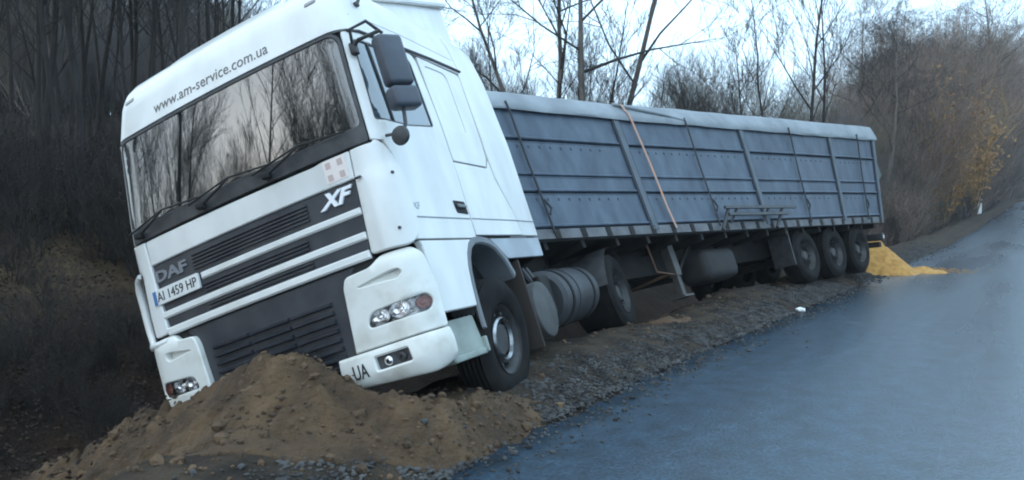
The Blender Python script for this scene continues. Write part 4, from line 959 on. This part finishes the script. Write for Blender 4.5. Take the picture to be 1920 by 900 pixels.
# woods and thickets that read as one mass: one object each, scattering the bare stems
def mass(name, spots, label):
    keys = sorted({q[0] for q in spots}); me = bpy.data.meshes.new(name)
    base = np.array([(q[1], q[2], float(gz(q[1], q[2])) - .08) for q in spots]); c = base.mean(0)
    me.from_pydata((base - c).tolist(), [], [])
    for nm, ty, dat in (('pick', 'INT', [keys.index(q[0]) for q in spots]), ('size', 'FLOAT', [float(q[3]) for q in spots]), ('turn', 'FLOAT', [float(q[4]) for q in spots])):
        at = me.attributes.new(nm, ty, 'POINT'); at.data.foreach_set('value', dat)
    o = obj(name, me); o.location = c
    ng = bpy.data.node_groups.new(name, 'GeometryNodeTree'); ng.interface.new_socket('Geometry', in_out='INPUT', socket_type='NodeSocketGeometry'); ng.interface.new_socket('Geometry', in_out='OUTPUT', socket_type='NodeSocketGeometry')
    N = ng.nodes; L = ng.links; gi = N.new('NodeGroupInput'); go = N.new('NodeGroupOutput'); jn = N.new('GeometryNodeJoinGeometry')
    def named(nm, ty):
        q = N.new('GeometryNodeInputNamedAttribute'); q.data_type = ty; q.inputs['Name'].default_value = nm; return [x for x in q.outputs if x.enabled and x.name == 'Attribute'][0]
    pick, size, turn = named('pick', 'INT'), named('size', 'FLOAT'), named('turn', 'FLOAT')
    rot = N.new('ShaderNodeCombineXYZ'); L.new(turn, rot.inputs['Z'])
    for k, key in enumerate(keys):
        cmpn = N.new('FunctionNodeCompare'); cmpn.data_type = 'INT'; cmpn.operation = 'EQUAL'
        ins = [x for x in cmpn.inputs if x.enabled]; L.new(pick, ins[0]); ins[1].default_value = k
        for nm, pm in PROTO[key]:
            po = bpy.data.objects.new('stem_source', pm); oi = N.new('GeometryNodeObjectInfo'); oi.inputs['Object'].default_value = po; oi.inputs['As Instance'].default_value = True
            ip = N.new('GeometryNodeInstanceOnPoints'); L.new(gi.outputs[0], ip.inputs['Points']); L.new(cmpn.outputs[0], ip.inputs['Selection']); L.new(oi.outputs['Geometry'], ip.inputs['Instance']); L.new(rot.outputs[0], ip.inputs['Rotation']); L.new(size, ip.inputs['Scale']); L.new(ip.outputs[0], jn.inputs[0])
    L.new(jn.outputs[0], go.inputs[0]); md = o.modifiers.new('scatter', 'NODES'); md.node_group = ng
    tag(o, label, 'wood', kind='stuff'); return o
def pickk(*k): return k[int(RNG.integers(len(k)))]
# trees one can tell apart, placed where they stand behind the trailer and along the road
SINGLE = [
 ('oak0', 1098, 24, 1.15, 1.0, (.03, 0), 'thickest pale trunk rising above the middle of the trailer'),
 ('oak1', 1155, 27, 1.05, 3.1, (.12, 0), 'tree leaning right over the trailer beside the thickest trunk'),
 ('oak2', 1052, 28, .95, 5.2, (-.03, 0), 'thinner upright tree left of the thickest trunk'),
 ('oak1', 1015, 24, .8, .4, (-.22, 0), 'crooked bare tree bending left between cab and trailer trees'),
 ('pole3', 1508, 30, 1.25, .3, (.01, 0), 'tall straight thin tree above the rear half of the trailer'),
 ('pole2', 1530, 31, 1.25, 2.0, (.13, 0), 'tall thin tree leaning right above the trailer rear'),
 ('pole1', 1470, 30, 1.15, 4.0, (-.12, 0), 'thin tree leaning left above the trailer rear'),
 ('pole0', 1425, 32, 1.1, 1.1, (.0, 0), 'slim bare tree above the third trailer post'),
 ('oak2', 1838, 82, 1.75, 2.2, (-.02, 0), 'large bare tree over the roadside shrubs at the far right'),
 ('oak0', 1745, 64, 1.3, 4.4, (.03, 0), 'broad bare tree behind the reddish shrubs past the tailgate'),
 ('pole3', 84, 14.5, .95, .6, (.02, 0), 'leftmost dark trunk of the wood beside the cab'),
 ('pole2', 150, 14.0, 1.0, 2.6, (.03, 0), 'dark trunk of the wood halfway between the picture edge and cab'),
 ('pole1', 262, 16, 1.1, 1.9, (.05, 0), 'dark slanting trunk of the wood close behind the cab corner'),
 ('shruby', 1812, 58, 3.0, 0., (0, 0), 'taller golden leaved shrub right above the white marker post'),
 ('shruby', 1770, 52, 2.5, 2.4, (0, 0), 'lower golden shrub left of the marker post'),
 ('tallr', 1690, 50, 1.05, 1., (0, 0), 'tall reddish brown shrub just past the trailer tail'),
 ('tallo', 1752, 62, 1.45, 2., (0, 0), 'tall olive brown shrub between the grain heap and the golden shrub'),
 ('tallr', 1806, 80, 1.8, 3.3, (0, 0), 'tall reddish shrub behind the golden shrub'),
 ('tallo', 1888, 116, 2.5, 5., (0, 0), 'tall olive shrub nearest the right picture edge'),
 ('pole0', 1712, 42, .6, 2., (0.02, 0), 'thin pale sapling standing in front of the roadside shrubs'),
 ('shrubd', 905, 19, 1.15, 1., (0, 0), 'dark dense shrub right behind the cab deflector'),
]
for key, px, D, s, rz, lean, lab in SINGLE:
    x, y = at_px(px, D); plant(key, x, y, s, rz, lean, lab)
RNG = np.random.default_rng(99)
# the wood left of the cab
G1 = 'slender trees of the wood left of the cab'
for k in range(18):
    D = RNG.uniform(12.5, 22); px = RNG.uniform(-40, 440); x, y = at_px(px, D)
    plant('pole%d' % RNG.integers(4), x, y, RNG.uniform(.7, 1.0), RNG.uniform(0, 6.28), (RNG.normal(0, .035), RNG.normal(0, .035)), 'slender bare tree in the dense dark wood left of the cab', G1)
RNG = np.random.default_rng(101); sp = []
for k in range(190):
    D = RNG.uniform(7.5, 17); x, y = at_px(RNG.uniform(-350, 470), D)
    if uv_of(x, y)[1] < 4.3: continue
    sp.append(('shrubd', x, y, RNG.uniform(.16, .34) if D < 12 else RNG.uniform(.35, .7), RNG.uniform(0, 6.28)))
for k in range(34):
    D = RNG.uniform(13, 30); x, y = at_px(RNG.uniform(-150, 470), D); sp.append((pickk('pole0', 'pole1', 'pole2', 'pole3'), x, y, RNG.uniform(.6, 1.0), RNG.uniform(0, 6.28)))
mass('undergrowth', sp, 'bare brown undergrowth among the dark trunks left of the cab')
RNG = np.random.default_rng(102); sp = []
for k in range(230):
    D = 30 + 36 * RNG.random() ** .8; x, y = at_px(RNG.uniform(-220, 520), D); sp.append((pickk('tallg', 'tallg', 'tallo', 'pole2', 'pole1', 'tallg'), x, y, RNG.uniform(.55, .85) * (.62 + D * .008), RNG.uniform(0, 6.28)))
for k in range(40):
    D = RNG.uniform(26, 55); x, y = at_px(RNG.uniform(500, 880), D); sp.append((pickk('tallg', 'pole2', 'talld'), x, y, RNG.uniform(.5, .75), RNG.uniform(0, 6.28)))
mass('hillside_wood', sp, 'bare brown wood in haze-paled colour covering the slope left of the cab')
RNG = np.random.default_rng(103); sp = []
for k in range(120):
    px = RNG.uniform(860, 1660); D = RNG.uniform(22, 36) + max(0, px - 1300) * .014; x, y = at_px(px, D); u, v = uv_of(x, y)
    if v < 4: continue
    sp.append((pickk('shrubd', 'shrubr', 'shrubr', 'pole0', 'shrubd') if px < 1250 else pickk('shrubr', 'shrubo', 'shrubd', 'shrubr'), x, y, RNG.uniform(.6, 1.0) * (1.05 if px < 1120 else .8), RNG.uniform(0, 6.28)))
for k in range(44):
    px = RNG.uniform(870, 1650); D = RNG.uniform(34, 50) + max(0, px - 1300) * .02; x, y = at_px(px, D); sp.append((pickk('tallg', 'tallo', 'talld', 'tallg'), x, y, RNG.uniform(.45, .8), RNG.uniform(0, 6.28)))
mass('thicket', sp, 'twiggy bare thicket showing over the trailer tarpaulin')
RNG = np.random.default_rng(104); sp = []
for k in range(620):
    u = RNG.uniform(30, 110) if k < 420 else RNG.uniform(90, 260); v = 2.4 + 8 * RNG.random() ** 1.2 + float(edge(u)); x, y = xy_of(u, v); px = 960 + 1450 * x / y
    if px < 1632 or px > 2150: continue
    near = v - float(edge(u)) < 4.2
    if 1760 < px < 1880 and y < 72: continue
    if RNG.random() < (.60 if near else .68): continue
    sp.append((pickk('shrubr', 'shrubd', 'shrubo', 'shrubr') if near else pickk('tallr', 'tallg', 'oak0', 'tallr', 'oak2'), x, y, RNG.uniform(.45, .95) * (.45 + y / 65), RNG.uniform(0, 6.28)))
mass('roadside_belt', sp, 'belt of brown leafless shrubs along the verge past the trailer tail')
RNG = np.random.default_rng(105); sp = []
for k in range(38):
    u = RNG.uniform(-38, -4); v = RNG.uniform(5.5, 24); x, y = xy_of(u, v); sp.append((pickk('pole1', 'pole0', 'talld', 'pole3', 'pole2', 'shrubd', 'shrubo'), x, y, RNG.uniform(.85, 1.15), RNG.uniform(0, 6.28)))
for k in range(12):
    x, y = xy_of(RNG.uniform(-29, -15), RNG.uniform(4.2, 9)); sp.append((pickk('pole3', 'talld', 'pole2'), x, y, RNG.uniform(.95, 1.2), RNG.uniform(0, 6.28)))
mass('mirrored_wood', sp, 'bare wood on the near verge, reflected in the windscreen')
RNG = np.random.default_rng(106); sp = []
for k in range(80):
    u = RNG.uniform(-40, 170); v = RNG.uniform(-28, -13) + float(edge(u)); x, y = xy_of(u, v); sp.append((pickk('pole1', 'oak2', 'talld', 'pole2'), x, y, RNG.uniform(.7, 1.0), RNG.uniform(0, 6.28)))
mass('opposite_wood', sp, 'bare wood on the far side of the road')
# leaf litter and fallen branch in the ditch
def litter():
    V = []; F = []
    for k in range(14000):
        D = RNG.uniform(5.5, 16); px = RNG.uniform(-120, 560); x, y = at_px(px, D)
        u, v = uv_of(x, y)
        if v < 2.0: continue
        z = float(surf_z(x, y)) + .015; s = RNG.uniform(.025, .06); a = RNG.normal(0, 1, 3); a[2] *= .4; a /= np.linalg.norm(a); b = np.cross(a, RNG.normal(0, 1, 3)); b /= np.linalg.norm(b); p = np.array((x, y, z))
        n = len(V); V += [p, p + a * s * .6 + b * s * .35, p + a * s * 1.2, p + a * s * .6 - b * s * .35]; F.append((n, n + 1, n + 2, n + 3))
    o = mesh('leaf_litter', (V, F), LEAFD, None, None); tag(o, 'dead brown leaves covering the ditch and wood floor', 'leaf litter', kind='stuff')
litter()
# marker post, litter
def post():
    D = 62; x, y = at_px(1836, D); z = float(gz(x, y)); e = empty('marker_post', Matrix.Translation((x, y, z)) @ Matrix.Diagonal((1.9, 1.9, 1.2, 1))); tag(e, 'white roadside marker post far along the verge', 'marker post')
    b = MB(); b.add([(-.06, -.05, -.1), (.06, -.05, -.1), (.06, .05, -.1), (-.06, .05, -.1), (-.06, -.05, 1.0), (.06, -.05, 1.0), (.06, .05, 1.1), (-.06, .05, 1.1)], [(0, 1, 5, 4), (1, 2, 6, 5), (2, 3, 7, 6), (3, 0, 4, 7), (4, 5, 6, 7)]); b.build('post_body', POSTW, e, None)
    b = MB(); b.box((0, 0, .80), (.13, .11, .18)); b.build('black_band', DLETTER, e, None)
post()
def paper():
    x, y = 4.32, 11.55; v = IV * np.array([.075, .055, .035]) * (1 + RNG.uniform(-.3, .3, (len(IV), 1))); o = mesh('paper_scrap', (v, IF), LITTER, None, None); o.location = (x, y, float(max(gz(x, y), .004)) + .03)
    tag(o, 'crumpled white scrap of paper on the gravel edge', 'litter')
paper()

# thin dusk haze over the whole place
hz = MB(); hz.box((60, 60, 24.), (1300, 1300, 62)); hm = bpy.data.materials.new('dusk_haze'); hm.use_nodes = True; hn = hm.node_tree.nodes
hn.remove(hn['Principled BSDF']); pv = hn.new('ShaderNodeVolumePrincipled'); pv.inputs['Density'].default_value = .0006; pv.inputs['Color'].default_value = (.97, .985, 1, 1); pv.inputs['Anisotropy'].default_value = .1
hm.node_tree.links.new(pv.outputs[0], hn['Material Output'].inputs['Volume'])
tag(hz.build('haze', hm, None, None), 'thin bluish dusk haze hanging over the road and woods', 'haze', kind='stuff')
